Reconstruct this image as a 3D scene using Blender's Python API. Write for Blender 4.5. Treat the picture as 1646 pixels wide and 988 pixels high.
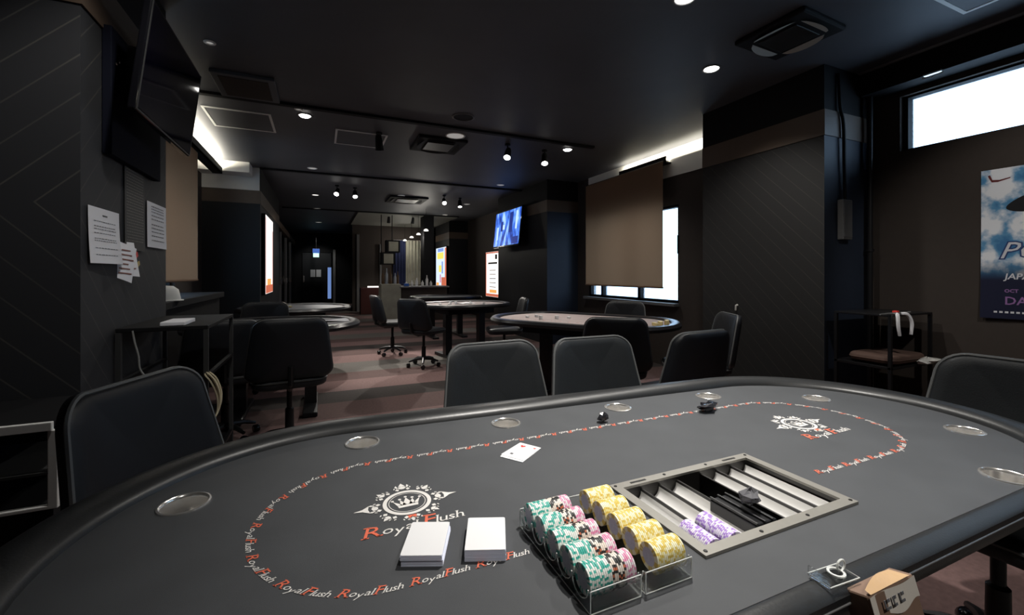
import bpy, bmesh, math, random
from mathutils import Vector, Matrix
from mathutils.geometry import delaunay_2d_cdt
random.seed(7)
PI = math.pi
sc = bpy.context.scene
for o in list(bpy.data.objects): bpy.data.objects.remove(o)
COL = sc.collection

# ------------------------------------------------------------------ camera
FPX = 697.0
TH = math.atan(308/FPX)
EYE = 1.22
cam_d = bpy.data.cameras.new('camera'); cam = bpy.data.objects.new('camera', cam_d); COL.objects.link(cam)
cam.location = (0, 0, EYE); cam.rotation_euler = (PI/2, 0, -TH)
cam_d.sensor_width = 36; cam_d.sensor_fit = 'HORIZONTAL'; cam_d.lens = FPX/1646*36
cam_d.shift_y = -54/1646; cam_d.clip_start = 0.02; cam_d.clip_end = 200
sc.camera = cam
# ------------------------------------------------------------------ world and exposure
w = bpy.data.worlds.new('world'); sc.world = w; w.use_nodes = True
bg = w.node_tree.nodes['Background']; bg.inputs[0].default_value = (0.50, 0.72, 1.0, 1); bg.inputs[1].default_value = 4.0
sc.view_settings.view_transform = 'Standard'; sc.view_settings.look = 'None'
sc.view_settings.exposure = 0.0; sc.view_settings.gamma = 1.0; sc.view_settings.use_curve_mapping = False
CEIL = 2.85

def spot(name, loc, power, target=None, size=2.2, blend=0.6, color=(1, .97, .92), rad=.04, parent=None):
    l = bpy.data.lights.new(name, 'SPOT'); l.energy = power; l.spot_size = size; l.spot_blend = blend
    l.color = color; l.shadow_soft_size = rad
    o = bpy.data.objects.new(name, l); COL.objects.link(o); o.location = loc
    if target is not None:
        o.rotation_euler = (Vector(target)-Vector(loc)).to_track_quat('-Z', 'Y').to_euler()
    if parent: o.parent = parent
    return o

# ------------------------------------------------------------------ materials
def mat(name, col, rough=.6, metal=0, spec=.5, noise=0, nscale=8, bump=0, bscale=200, emit=None, estr=0, trans=0, ior=1.45, coat=0):
    m = bpy.data.materials.new(name); m.use_nodes = True; nt = m.node_tree
    b = nt.nodes['Principled BSDF']
    b.inputs['Base Color'].default_value = (*col, 1); b.inputs['Roughness'].default_value = rough
    b.inputs['Metallic'].default_value = metal; b.inputs['Specular IOR Level'].default_value = spec
    b.inputs['Transmission Weight'].default_value = trans; b.inputs['IOR'].default_value = ior
    b.inputs['Coat Weight'].default_value = coat
    if emit: b.inputs['Emission Color'].default_value = (*emit, 1); b.inputs['Emission Strength'].default_value = estr
    tc = None
    if noise or bump: tc = nt.nodes.new('ShaderNodeTexCoord')
    if noise:
        n = nt.nodes.new('ShaderNodeTexNoise'); n.inputs['Scale'].default_value = nscale; n.inputs['Detail'].default_value = 5
        r = nt.nodes.new('ShaderNodeMix'); r.data_type = 'RGBA'
        r.inputs[6].default_value = tuple(c*(1-noise) for c in col)+(1,); r.inputs[7].default_value = tuple(min(1, c*(1+noise)) for c in col)+(1,)
        nt.links.new(tc.outputs['Object'], n.inputs['Vector']); nt.links.new(n.outputs['Fac'], r.inputs[0]); nt.links.new(r.outputs[2], b.inputs['Base Color'])
    if bump:
        n2 = nt.nodes.new('ShaderNodeTexNoise'); n2.inputs['Scale'].default_value = bscale; n2.inputs['Detail'].default_value = 3
        bp = nt.nodes.new('ShaderNodeBump'); bp.inputs['Strength'].default_value = bump; bp.inputs['Distance'].default_value = .002
        nt.links.new(tc.outputs['Object'], n2.inputs['Vector']); nt.links.new(n2.outputs['Fac'], bp.inputs['Height']); nt.links.new(bp.outputs[0], b.inputs['Normal'])
    return m

def math_node(nt, op, a, b=None):
    n = nt.nodes.new('ShaderNodeMath'); n.operation = op
    for i, v in enumerate((a, b)):
        if v is None: continue
        if isinstance(v, (int, float)): n.inputs[i].default_value = v
        else: nt.links.new(v, n.inputs[i])
    return n.outputs[0]

def chevron(name, base, line, axis, z0, period, flip=1, wid=.05):
    m = mat(name, base, .65); nt = m.node_tree; b = nt.nodes['Principled BSDF']
    g = nt.nodes.new('ShaderNodeNewGeometry'); s = nt.nodes.new('ShaderNodeSeparateXYZ'); nt.links.new(g.outputs['Position'], s.inputs[0])
    z = math_node(nt, 'ABSOLUTE', math_node(nt, 'SUBTRACT', s.outputs['Z'], z0))
    t = math_node(nt, 'ADD', math_node(nt, 'MULTIPLY', z, float(flip)), s.outputs[axis])
    f = math_node(nt, 'FRACT', math_node(nt, 'DIVIDE', math_node(nt, 'ADD', t, 50.0), period))
    l = math_node(nt, 'LESS_THAN', f, wid)
    n = nt.nodes.new('ShaderNodeTexNoise'); n.inputs['Scale'].default_value = 3; nt.links.new(g.outputs['Position'], n.inputs['Vector'])
    l2 = math_node(nt, 'MULTIPLY', l, n.outputs['Fac'])
    r = nt.nodes.new('ShaderNodeMix'); r.data_type = 'RGBA'; r.inputs[6].default_value = (*base, 1); r.inputs[7].default_value = (*line, 1)
    nt.links.new(l2, r.inputs[0]); nt.links.new(r.outputs[2], b.inputs['Base Color'])
    return m

K = {}
K['ceiling'] = mat('ceiling_paint', (.075, .078, .088), .55, noise=.25, nscale=2)
K['panel'] = mat('dark_panel', (.009, .010, .013), .6, noise=.2, nscale=5)
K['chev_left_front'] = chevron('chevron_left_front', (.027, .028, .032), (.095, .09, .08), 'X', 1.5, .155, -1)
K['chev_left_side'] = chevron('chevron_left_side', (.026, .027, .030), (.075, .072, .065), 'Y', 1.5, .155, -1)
K['chev_right'] = chevron('chevron_right_side', (.017, .0165, .0165), (.05, .046, .04), 'Y', 0.2, .13, -1, .06)
K['panelnavy'] = mat('navy_panel', (.022, .031, .052), .55, noise=.2, nscale=5)
K['brown'] = mat('brown_wood_band', (.10, .07, .05), .5, noise=.2, nscale=3)
K['wallbrown'] = mat('brown_wall_cloth', (.038, .029, .024), .8, noise=.15, nscale=20)
K['white'] = mat('white_paint', (.75, .74, .70), .6)
K['black'] = mat('black_paint', (.006, .006, .007), .7, spec=.25)
K['blackgloss'] = mat('black_gloss', (.006, .006, .008), .08, spec=.6)
K['blackmetal'] = mat('black_metal', (.02, .02, .022), .35, metal=.5)
K['steel'] = mat('stainless_steel', (.86, .84, .81), .22, metal=.84)
K['greymetal'] = mat('grey_metal', (.35, .35, .35), .45, metal=.7)
K['greyplastic'] = mat('grey_plastic', (.12, .12, .12), .5)
K['cloth'] = mat('table_cloth_black', (.058, .061, .066), .62, noise=.2, nscale=9, bump=.15, bscale=900, spec=.35)
K['rail'] = mat('rail_leather', (.016, .017, .018), .38, noise=.2, nscale=14, bump=.12, bscale=250, spec=.6)
K['railfar'] = mat('rail_leather_far', (.012, .012, .014), .3)
K['chair'] = mat('chair_leather', (.016, .0185, .021), .5, noise=.15, nscale=10, bump=.25, bscale=260)
K['chairdark'] = mat('chair_leather_black', (.008, .009, .012), .5, noise=.15, nscale=10)
K['piping'] = mat('piping_grey', (.13, .135, .135), .45)
K['pipingdark'] = mat('piping_dark', (.035, .036, .036), .45)
K['blind'] = mat('blind_fabric', (.19, .115, .07), .9, noise=.06, nscale=60)
nt = K['blind'].node_tree; tr = nt.nodes.new('ShaderNodeBsdfTranslucent'); tr.inputs[0].default_value = (.50, .27, .14, 1)
mx = nt.nodes.new('ShaderNodeMixShader'); mx.inputs[0].default_value = .11
nt.links.new(nt.nodes['Principled BSDF'].outputs[0], mx.inputs[1]); nt.links.new(tr.outputs[0], mx.inputs[2]); nt.links.new(mx.outputs[0], nt.nodes['Material Output'].inputs[0])
K['printwhite'] = mat('print_white', (.74, .72, .69), .6)
K['printred'] = mat('print_orange_red', (.74, .15, .08), .6)
K['card'] = mat('card_white', (.80, .80, .81), .4)
K['cardedge'] = mat('card_edge_lilac', (.74, .77, .90), .6)
K['red'] = mat('red_ink', (.75, .04, .03), .5)
K['ink'] = mat('grey_ink', (.12, .12, .13), .6)
K['paper'] = mat('paper', (.82, .82, .85), .7)
K['paperdark'] = mat('menu_black', (.03, .03, .03), .6)
K['traymetal'] = mat('tray_frame_metal', (.26, .25, .225), .42, metal=.35, noise=.08, nscale=60)
K['trough'] = mat('tray_trough_metal', (.72, .71, .69), .38, metal=.3)
K['traydark'] = mat('tray_inside_black', (.015, .014, .013), .4)
def glassy(name, col=(1, 1, 1), rough=.02, mixw=.55):
    m = mat(name, col, rough, trans=1, ior=1.35); nt = m.node_tree
    t = nt.nodes.new('ShaderNodeBsdfTransparent'); t.inputs[0].default_value = (.97, .98, .98, 1)
    x = nt.nodes.new('ShaderNodeMixShader'); x.inputs[0].default_value = mixw
    nt.links.new(nt.nodes['Principled BSDF'].outputs[0], x.inputs[1]); nt.links.new(t.outputs[0], x.inputs[2]); nt.links.new(x.outputs[0], nt.nodes['Material Output'].inputs[0])
    return m
K['acrylic'] = glassy('clear_acrylic')
K['acrylicedge'] = mat('acrylic_edge', (.82, .84, .82), .25, trans=.2)
K['glass'] = glassy('window_glass', (.9, .95, 1), .0, .8)
K['screen'] = mat('tv_screen_off', (.002, .002, .006), .06, spec=.12)
K['cord'] = mat('cord_beige', (.50, .44, .30), .7)
K['cordgrey'] = mat('cord_grey', (.22, .22, .21), .6)
K['navyblue'] = mat('navy_curtain', (.012, .018, .06), .8)
K['curtain'] = mat('grey_beige_curtain', (.36, .35, .28), .8, noise=.3, nscale=6)
K['wood'] = mat('pale_wood', (.50, .33, .18), .5, noise=.2, nscale=12)
K['woodbrown'] = mat('brown_cardboard', (.19, .12, .085), .6, noise=.2, nscale=30)
K['cushion'] = mat('brown_cushion', (.11, .065, .05), .8)
K['pinkbaize'] = mat('baize_wine', (.33, .27, .26), .8, noise=.2, nscale=6)
K['bluebaize'] = mat('baize_grey_blue', (.06, .065, .075), .6)
def em(name, col, s): return mat(name, (0, 0, 0), .5, emit=col, estr=s)
K['lamp'] = em('lamp_glow', (1, .97, .92), 12)
K['lampsoft'] = em('lamp_glow_soft', (1, .96, .9), 2.0)
K['lampdim'] = mat('lamp_diffuser_white', (.6, .6, .58), .5, emit=(1, .96, .9), estr=.25)  # faint glow put into the colour; no lamp shines behind it
K['strip'] = em('cove_glow', (1, .93, .78), 9)
K['tvlit'] = em('tv_lit_blue', (.10, .25, .95), 1.0)
K['tvlit2'] = em('tv_lit_white', (.55, .75, 1), 1.2)
K['lb_white'] = em('lightbox_white', (1, .93, .88), 1.5)
K['lb_red'] = em('lightbox_red', (.9, .22, .12), .7)
K['lb_orange'] = em('lightbox_orange', (1, .45, .12), 1.0)
K['lb_blue'] = em('lightbox_blue', (.25, .4, .9), .9)
K['lb_yellow'] = em('lightbox_yellow', (1, .85, .15), 1.0)
K['lb_pink'] = em('lightbox_pink', (.95, .35, .6), .7)
K['lb_pale'] = em('lightbox_pale_blue', (.72, .85, 1), 1.1)
K['exitg'] = em('exit_glow_green', (.55, 1, .85), 1.6)
K['exitb'] = em('exit_glow_blue', (.08, .2, .7), .7)

# floor carpet: bands across the room
K['floor'] = mat('carpet_bands', (.1, .06, .05), .95); nt = K['floor'].node_tree
g = nt.nodes.new('ShaderNodeNewGeometry'); s = nt.nodes.new('ShaderNodeSeparateXYZ'); nt.links.new(g.outputs['Position'], s.inputs[0])
wn = nt.nodes.new('ShaderNodeTexNoise'); wn.inputs['Scale'].default_value = 45; wn.inputs['Detail'].default_value = 4; nt.links.new(g.outputs['Position'], wn.inputs['Vector'])
yy = math_node(nt, 'DIVIDE', s.outputs['Y'], 2.96)
ramp = nt.nodes.new('ShaderNodeValToRGB'); ramp.color_ramp.interpolation = 'CONSTANT'
nt.links.new(math_node(nt, 'FRACT', yy), ramp.inputs[0])
PINK = (.27, .165, .155, 1); DK = (.06, .048, .044, 1); GR = (.18, .165, .15, 1); DR = (.15, .09, .083, 1)
stops = [(0, GR), (.14, GR), (.15, PINK), (.334, DR), (.5, DK), (.638, PINK), (.80, DR), (.936, GR)]
el = ramp.color_ramp.elements; el[0].position = 0; el[0].color = GR; el[1].position = .15; el[1].color = PINK
for p, c in stops[3:]:
    e = el.new(p); e.color = c
mm = nt.nodes.new('ShaderNodeMix'); mm.data_type = 'RGBA'; mm.blend_type = 'MULTIPLY'; mm.inputs[0].default_value = .5
nt.links.new(ramp.outputs[0], mm.inputs[6]); nt.links.new(wn.outputs['Fac'], mm.inputs[7]); nt.links.new(mm.outputs[2], nt.nodes['Principled BSDF'].inputs['Base Color'])

# ------------------------------------------------------------------ mesh builder
class MB:
    def __init__(s): s.bm = bmesh.new(); s.mi = 0
    def face(s, vs):
        try: f = s.bm.faces.new(vs)
        except ValueError: return None
        f.material_index = s.mi; return f
    def box(s, a, b, bev=0, M=None):
        x0, y0, z0 = a; x1, y1, z1 = b
        x0, x1 = min(x0, x1), max(x0, x1); y0, y1 = min(y0, y1), max(y0, y1); z0, z1 = min(z0, z1), max(z0, z1)
        v = [s.bm.verts.new(p) for p in ((x0, y0, z0), (x1, y0, z0), (x1, y1, z0), (x0, y1, z0), (x0, y0, z1), (x1, y0, z1), (x1, y1, z1), (x0, y1, z1))]
        fs = [s.face([v[i] for i in q]) for q in ((3, 2, 1, 0), (4, 5, 6, 7), (0, 1, 5, 4), (1, 2, 6, 5), (2, 3, 7, 6), (3, 0, 4, 7))]
        if M is not None:
            for q in v: q.co = M @ q.co
        if bev:
            es = list({e for f in fs for e in f.edges})
            r = bmesh.ops.bevel(s.bm, geom=es, offset=bev, segments=2, affect='EDGES', profile=.5)
            for f in r['faces']: f.material_index = s.mi
        return s
    def lathe(s, prof, n=24, c=(0, 0, 0), M=None, close=False, segmat=None):
        rings = []
        for r, z in prof:
            if r < 1e-6: ring = [s.bm.verts.new((c[0], c[1], c[2]+z))]
            else: ring = [s.bm.verts.new((c[0]+r*math.cos(2*PI*k/n), c[1]+r*math.sin(2*PI*k/n), c[2]+z)) for k in range(n)]
            rings.append(ring)
        if M is not None:
            for ring in rings:
                for v in ring: v.co = M @ v.co
        pairs = list(zip(rings, rings[1:]))
        if close: pairs.append((rings[-1], rings[0]))
        for i, (a, b) in enumerate(pairs):
            for k in range(n):
                k2 = (k+1) % n
                if len(a) == 1 and len(b) == 1: continue
                if len(a) == 1: f = s.face([a[0], b[k], b[k2]])
                elif len(b) == 1: f = s.face([a[k], a[k2], b[0]])
                else: f = s.face([a[k], a[k2], b[k2], b[k]])
                if f and segmat: f.material_index = segmat(i, k)
        return s
    def tube(s, pts, r, n=8, closed=False, caps=True):
        P = [Vector(p) for p in pts]; m = len(P); rings = []
        T = []
        for i in range(m):
            if closed: t = P[(i+1) % m]-P[(i-1) % m]
            else: t = P[min(i+1, m-1)]-P[max(i-1, 0)]
            T.append(t.normalized())
        up = Vector((0, 0, 1)) if abs(T[0].z) < .9 else Vector((1, 0, 0))
        N = (up-T[0]*up.dot(T[0])).normalized()
        for i in range(m):
            N = (N-T[i]*N.dot(T[i])).normalized(); B = T[i].cross(N)
            rr = r[i] if isinstance(r, (list, tuple)) else r
            rings.append([s.bm.verts.new(P[i]+(N*math.cos(2*PI*k/n)+B*math.sin(2*PI*k/n))*rr) for k in range(n)])
        prs = list(zip(rings, rings[1:]))
        if closed: prs.append((rings[-1], rings[0]))
        for a, b in prs:
            for k in range(n): s.face([a[k], a[(k+1) % n], b[(k+1) % n], b[k]])
        if caps and not closed:
            s.face(list(reversed(rings[0]))); s.face(rings[-1])
        return s
    def grid(s, fn, nu, nv):
        g = [[s.bm.verts.new(fn(i/nu, j/nv)) for j in range(nv+1)] for i in range(nu+1)]
        for i in range(nu):
            for j in range(nv): s.face([g[i][j], g[i+1][j], g[i+1][j+1], g[i][j+1]])
        return s
    def pillow(s, outline, th, fn, edge=.35):
        # outline 2-D (a,b); fn(a,b,w)->3-D with w the offset through the thickness
        n = len(outline); ca = sum(p[0] for p in outline)/n; cb = sum(p[1] for p in outline)/n
        lay = [(0.0, th/2), (.5, th/2), (.82, th/2*.97), (.94, th/2*.85), (.985, th/2*edge*1.6), (1, 0)]
        lay = lay+[(q, -wv) for q, wv in reversed(lay[:-1])]
        rings = []
        for q, wv in lay:
            if q == 0: rings.append([s.bm.verts.new(fn(ca, cb, wv))])
            else: rings.append([s.bm.verts.new(fn(ca+(a-ca)*q, cb+(b-cb)*q, wv)) for a, b in outline])
        for A, B in zip(rings, rings[1:]):
            for k in range(n):
                k2 = (k+1) % n
                if len(A) == 1: s.face([A[0], B[k], B[k2]])
                elif len(B) == 1: s.face([A[k], B[0], A[k2]])
                else: s.face([A[k], B[k], B[k2], A[k2]])
        return s
    def build(s, name, m, parent=None, smooth=False, loc=None, rot=None):
        bmesh.ops.recalc_face_normals(s.bm, faces=s.bm.faces)
        me = bpy.data.meshes.new(name); s.bm.to_mesh(me); s.bm.free()
        ms = m if isinstance(m, (list, tuple)) else [m]
        for k in ms: me.materials.append(K[k] if isinstance(k, str) else k)
        if smooth:
            me.polygons.foreach_set('use_smooth', [True]*len(me.polygons))
            try: me.set_sharp_from_angle(angle=math.radians(40))
            except Exception: pass
        o = bpy.data.objects.new(name, me); COL.objects.link(o)
        if parent: o.parent = parent
        if loc: o.location = loc
        if rot: o.rotation_euler = rot
        return o

def rrect(w0, h0, r, n=5):
    pts = []
    for cx, cy, a0 in ((w0/2-r, h0/2-r, 0), (-w0/2+r, h0/2-r, PI/2), (-w0/2+r, -h0/2+r, PI), (w0/2-r, -h0/2+r, 1.5*PI)):
        for k in range(n+1): a = a0+PI/2*k/n; pts.append((cx+r*math.cos(a), cy+r*math.sin(a)))
    return pts
def tag(o, label, cat, group=None, kind=None):
    o['label'] = label; o['category'] = cat
    if group: o['group'] = group
    if kind: o['kind'] = kind
    return o
def thing(name, label, cat, loc=(0, 0, 0), rz=0, group=None, rot=None):
    o = bpy.data.objects.new(name, None); COL.objects.link(o); o.empty_display_size = .05
    o.location = loc; o.rotation_euler = rot if rot else (0, 0, rz)
    return tag(o, label, cat, group)
def struct(name, mb, m, parent=None, label=None):
    o = mb.build(name, m, parent)
    if not parent: o['kind'] = 'structure'
    return o
def copytree(o, parent=None):
    c = o.copy(); COL.objects.link(c)
    if parent: c.parent = parent
    for ch in list(o.children): copytree(ch, c)
    return c
def place(proto, used, loc, rz=0, label=None, group=None, rot=None):
    if not used[0]: o = proto; used[0] = True
    else: o = copytree(proto)
    o.location = loc; o.rotation_euler = rot if rot else (0, 0, rz)
    if label: o['label'] = label
    if group: o['group'] = group
    return o

_tc = {}
def textgeo(body, size=1.0, shear=0.0, colors=None, bold=0.0, spacing=1.0):
    key = (body, size, shear, tuple(colors) if colors else None, bold, spacing)
    if key in _tc: return _tc[key]
    c = bpy.data.curves.new('t', 'FONT'); c.body = body; c.size = size; c.shear = shear; c.offset = bold; c.resolution_u = 2; c.fill_mode = 'BOTH'; c.space_character = spacing
    for i in range(3): c.materials.append(bpy.data.materials[0])
    if colors:
        for i, ci in enumerate(colors): c.body_format[i].material_index = ci
    o = bpy.data.objects.new('t', c); COL.objects.link(o)
    dg = bpy.context.evaluated_depsgraph_get(); dg.update()
    oe = o.evaluated_get(dg); me = oe.to_mesh()
    vs = [(v.co.x, v.co.y) for v in me.vertices]; fs = [(tuple(p.vertices), p.material_index) for p in me.polygons]
    oe.to_mesh_clear(); bpy.data.objects.remove(o); bpy.data.curves.remove(c)
    _tc[key] = (vs, fs); return vs, fs
def add_text(mb, geo, fn):
    vs, fs = geo; V = [mb.bm.verts.new(fn(x, y)) for x, y in vs]
    for f, mi in fs:
        try: q = mb.bm.faces.new([V[i] for i in f]); q.material_index = mi
        except ValueError: pass
def flat(mb, poly, fn, mi=0):
    try: q = mb.bm.faces.new([mb.bm.verts.new(fn(x, y)) for x, y in poly]); q.material_index = mi
    except ValueError: pass

def capgeo(words, size, capscale, shear, gap, bold=0.0):
    # each word: large coloured capital with slab serifs, then smaller letters; returned like textgeo
    V = []; F = []; x = 0
    def put(body, sz, mi, x, dy=0):
        vs, fs = textgeo(body, sz, 0, None, bold)
        b = len(V); x0 = min(v[0] for v in vs); x1 = max(v[0] for v in vs)
        V.extend((v[0]-x0+x, v[1]+dy) for v in vs); F.extend((tuple(i+b for i in f), mi) for f, _ in fs)
        return x+x1-x0
    def bar(xa, xb, ya, yb, mi):
        b = len(V); V.extend([(xa, ya), (xb, ya), (xb, yb), (xa, yb)]); F.append(((b, b+1, b+2, b+3), mi))
    for wi, wd in enumerate(words):
        cs = size*capscale; h = cs*.70; t = cs*.045
        xa = x; x = put(wd[0], cs, 1, x, -size*.03)
        bar(xa-cs*.07, xa+cs*.17, -size*.03-t*.2, -size*.03+t, 1); bar(xa-cs*.09, xa+cs*.12, h-size*.03-t, h-size*.03+t*.3, 1)
        if wd[0] == 'R': bar(x-cs*.12, x+cs*.07, -size*.03-t*.2, -size*.03+t, 1)
        x += size*.05
        for c in wd[1:]:
            xa = x; x = put(c, size, 0, x, 0 if c != 'y' else -size*.17)
            if c in 'lh': bar(xa-size*.05, xa+size*.12, size*.70-size*.03, size*.70+size*.01, 0)
            if c in 'lh': bar(xa-size*.05, xa+size*.14, -size*.01, size*.03, 0)
            if c in 'hua': bar(x-size*.09, x+size*.05, -size*.01, size*.03, 0)
            x += size*.07
        x += gap*size
    x -= gap*size
    V = [(a+b*shear, b) for a, b in V]
    return V, F

# ================================================================== ROOM SHELL
struct('floor', MB().box((-3, -2, -.1), (5, 20, 0)), 'floor')
struct('ceiling', MB().box((-3, -2, CEIL), (5, 20, CEIL+.1)), 'ceiling')
struct('wall_back', MB().box((-3, -2.1, 0), (5, -2, CEIL)), 'panel')
# end wall with door opening
struct('wall_end', MB().box((-3, 19, 0), (-.67, 19.15, CEIL)).box((-.67, 19, 2.08), (.46, 19.15, CEIL)).box((.46, 19, 0), (5, 19.15, CEIL)), 'black')
# left side
struct('wall_left', MB().box((-1.75, -2, 0), (-1.6, 2.29, CEIL)).box((-1.75, 2.29, 0), (-1.6, 4.3, CEIL)).box((-1.75, 6.4, 0), (-1.6, 19, CEIL)).box((-1.75, 4.3, 0), (-1.6, 6.4, .85)).box((-1.75, 4.3, 2.3), (-1.6, 6.4, CEIL)), 'wallbrown')
def column(name, x0, x1, y0, y1, mats, top=None):
    # chevron panel skin to 2.3, brown band, dark top; face toward the camera and side faces get their own material
    m = MB(); m.box((x0, y0, 0), (x1, y1, 2.3))
    o = m.build(name, [mats[0], mats[1]])
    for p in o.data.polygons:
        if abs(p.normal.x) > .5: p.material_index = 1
    o['kind'] = 'structure'
    return o
column('wall_left_column_near', -1.6, -.88, 2.29, 3.34, ('chev_left_front', 'chev_left_side'))
column('wall_left_column_far', -1.6, -.85, 7.7, 11.0, ('panel', 'panel'))
column('wall_right_column_near', 3.58, 4.3, 2.1, 3.27, ('panelnavy', 'chev_right'))
column('wall_right_column_far', 3.58, 4.3, 6.6, 8.85, ('panelnavy', 'panel'))
column('wall_right_column_end', 3.6, 4.3, 12.9, 14.6, ('panel', 'panel'))
m = MB()
for x0, x1, y0, y1 in ((-1.6, -.872, 2.282, 3.34), (-1.6, -.842, 7.692, 11.0), (3.572, 4.3, 2.092, 3.27), (3.572, 4.3, 6.592, 8.85), (3.592, 4.3, 12.892, 14.6)):
    m.box((x0, y0, 2.3), (x1, y1, 2.5))
struct('trim_1', m, 'brown')
m = MB()
for x0, x1, y0, y1 in ((-1.6, -.88, 2.29, 3.34), (3.58, 4.3, 2.1, 3.27), (3.58, 4.3, 6.6, 8.85), (3.6, 4.3, 12.9, 14.6), (-1.6, -.85, 7.72, 11.0)):
    m.box((x0, y0, 2.5), (x1, y1, CEIL))
struct('trim_2', m, 'black')
struct('trim_3', MB().box((-1.6, 7.68, 2.5), (-.86, 7.72, CEIL)).box((-1.6, 3.34, 2.5), (-.9, 3.36, CEIL)), 'white')
# right side wall x=4.2 with two window openings
m = MB()
m.box((4.2, 1.9, 0), (4.35, 4.22, 2.49)).box((4.2, 1.9, 2.49), (4.35, 3.27, CEIL)).box((4.2, -2, 0), (4.35, 1.9, 2.19)).box((4.2, -2, 2.62), (4.35, 1.9, CEIL)).box((4.2, -2, 2.19), (4.35, -1.0, 2.62))
m.box((4.2, 4.22, 0), (4.35, 6.25, .84)).box((4.2, 4.22, 2.12), (4.35, 6.25, 2.49)).box((4.2, 6.25, 0), (4.35, 19, CEIL))
struct('wall_right', m, 'wallbrown')
struct('trim_4', MB().box((4.19, 3.27, 2.49), (4.35, 6.25, CEIL)).box((3.60, 3.27, 2.5), (4.2, 3.29, CEIL)), 'white')
struct('trim_5', MB().box((4.02, -2, 2.66), (4.2, 2.08, CEIL)), 'black')
struct('trim_6', MB().box((4.0, -2, 2.835), (4.02, 2.09, 2.85)), 'greymetal')
# ceiling seams
for i, (y, x0, x1) in enumerate(((4.66, -1.3, 3.2), (7.65, -.85, 3.58), (11.9, -.85, 3.6))):
    struct('trim_%d' % (7+i), MB().box((x0, y-.03, CEIL-.025), (x1, y+.03, CEIL)), 'black')
# windows
def window(n, x, y0, y1, z0, z1, mull):
    f = MB(); t = .035
    f.box((x, y0, z0), (x+.08, y1, z0+t)).box((x, y0, z1-t), (x+.08, y1, z1)).box((x, y0, z0), (x+.08, y0+t, z1)).box((x, y1-t, z0), (x+.08, y1, z1))
    for yy in mull: f.box((x, yy-.03, z0), (x+.08, yy+.03, z1))
    o = struct('window_%d' % n, f, 'black')
    MB().box((x+.035, y0+t, z0+t), (x+.041, y1-t, z1-t)).build('window_pane', 'glass', o)
    return o
w1 = window(1, 4.24, -1.0, 1.9, 2.17, 2.64, ())
w2 = window(2, 4.22, 4.22, 6.25, .84, 2.12, (5.0, 5.9))
MB().box((4.10, 4.2, .80), (4.22, 6.28, .84), .005).build('window_sill', 'greyplastic', w2)
MB().box((4.20, 4.20, 1.48), (4.235, 4.25, 1.72), .005).build('window_handle', 'black', w2)
w3 = window(3, -1.72, 4.3, 6.4, .85, 2.3, (5.3,))
# blinds
def blind(label, x, y0, y1, z0, z1, nx):
    t = thing('roller_blind', label, 'blind', (x, (y0+y1)/2, z1))
    h = (y1-y0)/2
    def fn(u, v): return (.003*math.sin(u*9), -h+2*h*u, -(z1-z0)*v)
    mb = MB().grid(fn, 24, 6); mb.build('fabric', 'blind', t, True)
    MB().tube([(0, -h, -(z1-z0)), (0, h, -(z1-z0))], .012).build('hem_bar', 'blind', t, True)
    MB().tube([(nx*.03, -h, 0), (nx*.03, h, 0)], .022, 12).build('roller', 'brown', t, True)
    for yy in (-h, h-.01): MB().box((nx*.01, yy, -.03), (nx*.05, yy+.01, .035)).build('bracket', 'black', t)
    return t
blind('brown roller blind lowered over the tall window right of the wall television', 4.07, 4.36, 6.15, 1.04, 2.68, 1)
blind('brown roller blind in the left alcove beside the pinned papers', -1.3, 4.2, 6.06, 1.15, 2.62, -1)

# cove light strips
def cove(label, x, y0, y1, z, energy, sgn, ya=None):
    # sgn: direction into the room; a black pelmet hides the tube from the room side
    t = thing('cove_light', label, 'light', (x, (y0+y1)/2, z)); h = (y1-y0)/2
    q0 = -h if ya is None else ya-(y0+y1)/2+.02
    MB().tube([(0, q0, 0), (0, h, 0)], .013, 10).build('tube', 'strip', t, True)
    MB().box((-.02, q0, -.035), (.02, h, -.015)).build('holder', 'white', t)
    pa0 = -h-.3 if ya is None else ya-(y0+y1)/2
    MB().box((sgn*.04, pa0, -.06), (sgn*.055, h, .03)).box((-.06*sgn, pa0, -.06), (sgn*.055, h, -.04)).build('pelmet', 'black', t)
    l = bpy.data.lights.new('cove_lamp', 'AREA'); l.shape = 'RECTANGLE'; l.size = .05; l.size_y = 2*h; l.energy = energy; l.color = (1, .93, .76)
    o = bpy.data.objects.new('cove_lamp', l); COL.objects.link(o); o.parent = t; o.location = (sgn*.03 if ya else 0, 0, .02); o.rotation_euler = (PI, math.radians(25) if ya else 0, 0)
    return t
cove('fluorescent cove tube above the left alcove blind', -1.33, 4.4, 7.3, 2.70, 42, 1)
cove('fluorescent cove tube behind the top of the right window blind', 4.15, 3.45, 5.3, 2.72, 8, -1, 4.34)
struct('trim_13', MB().box((-1.6, 7.35, 2.70), (-.95, 7.68, CEIL)), 'white')

# ================================================================== NEAR TABLE
Z = .78
CL = (.057, .84); RL = .4375; CR = (1.405, .80); RR = .41
TC = (.73, .83)
def stadium(cl, rl, cr, rr, n=40, ns=30):
    pts = []; 
    for k in range(n+1):  # left arc from far (pi/2) to near (3pi/2)
        a = PI/2+PI*k/n; pts.append((cl[0]+rl*math.cos(a), cl[1]+rl*math.sin(a), k/n if False else a))
    for k in range(1, ns): 
        t = k/ns; pts.append((cl[0]+(cr[0]-cl[0])*t, cl[1]-rl+((cr[1]-rr)-(cl[1]-rl))*t, 'near'))
    for k in range(n+1):
        a = -PI/2+PI*k/n; pts.append((cr[0]+rr*math.cos(a), cr[1]+rr*math.sin(a), a))
    for k in range(1, ns):
        t = k/ns; pts.append((cr[0]+(cl[0]-cr[0])*t, cr[1]+rr+((cl[1]+rl)-(cr[1]+rr))*t, 'far'))
    return pts
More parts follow.
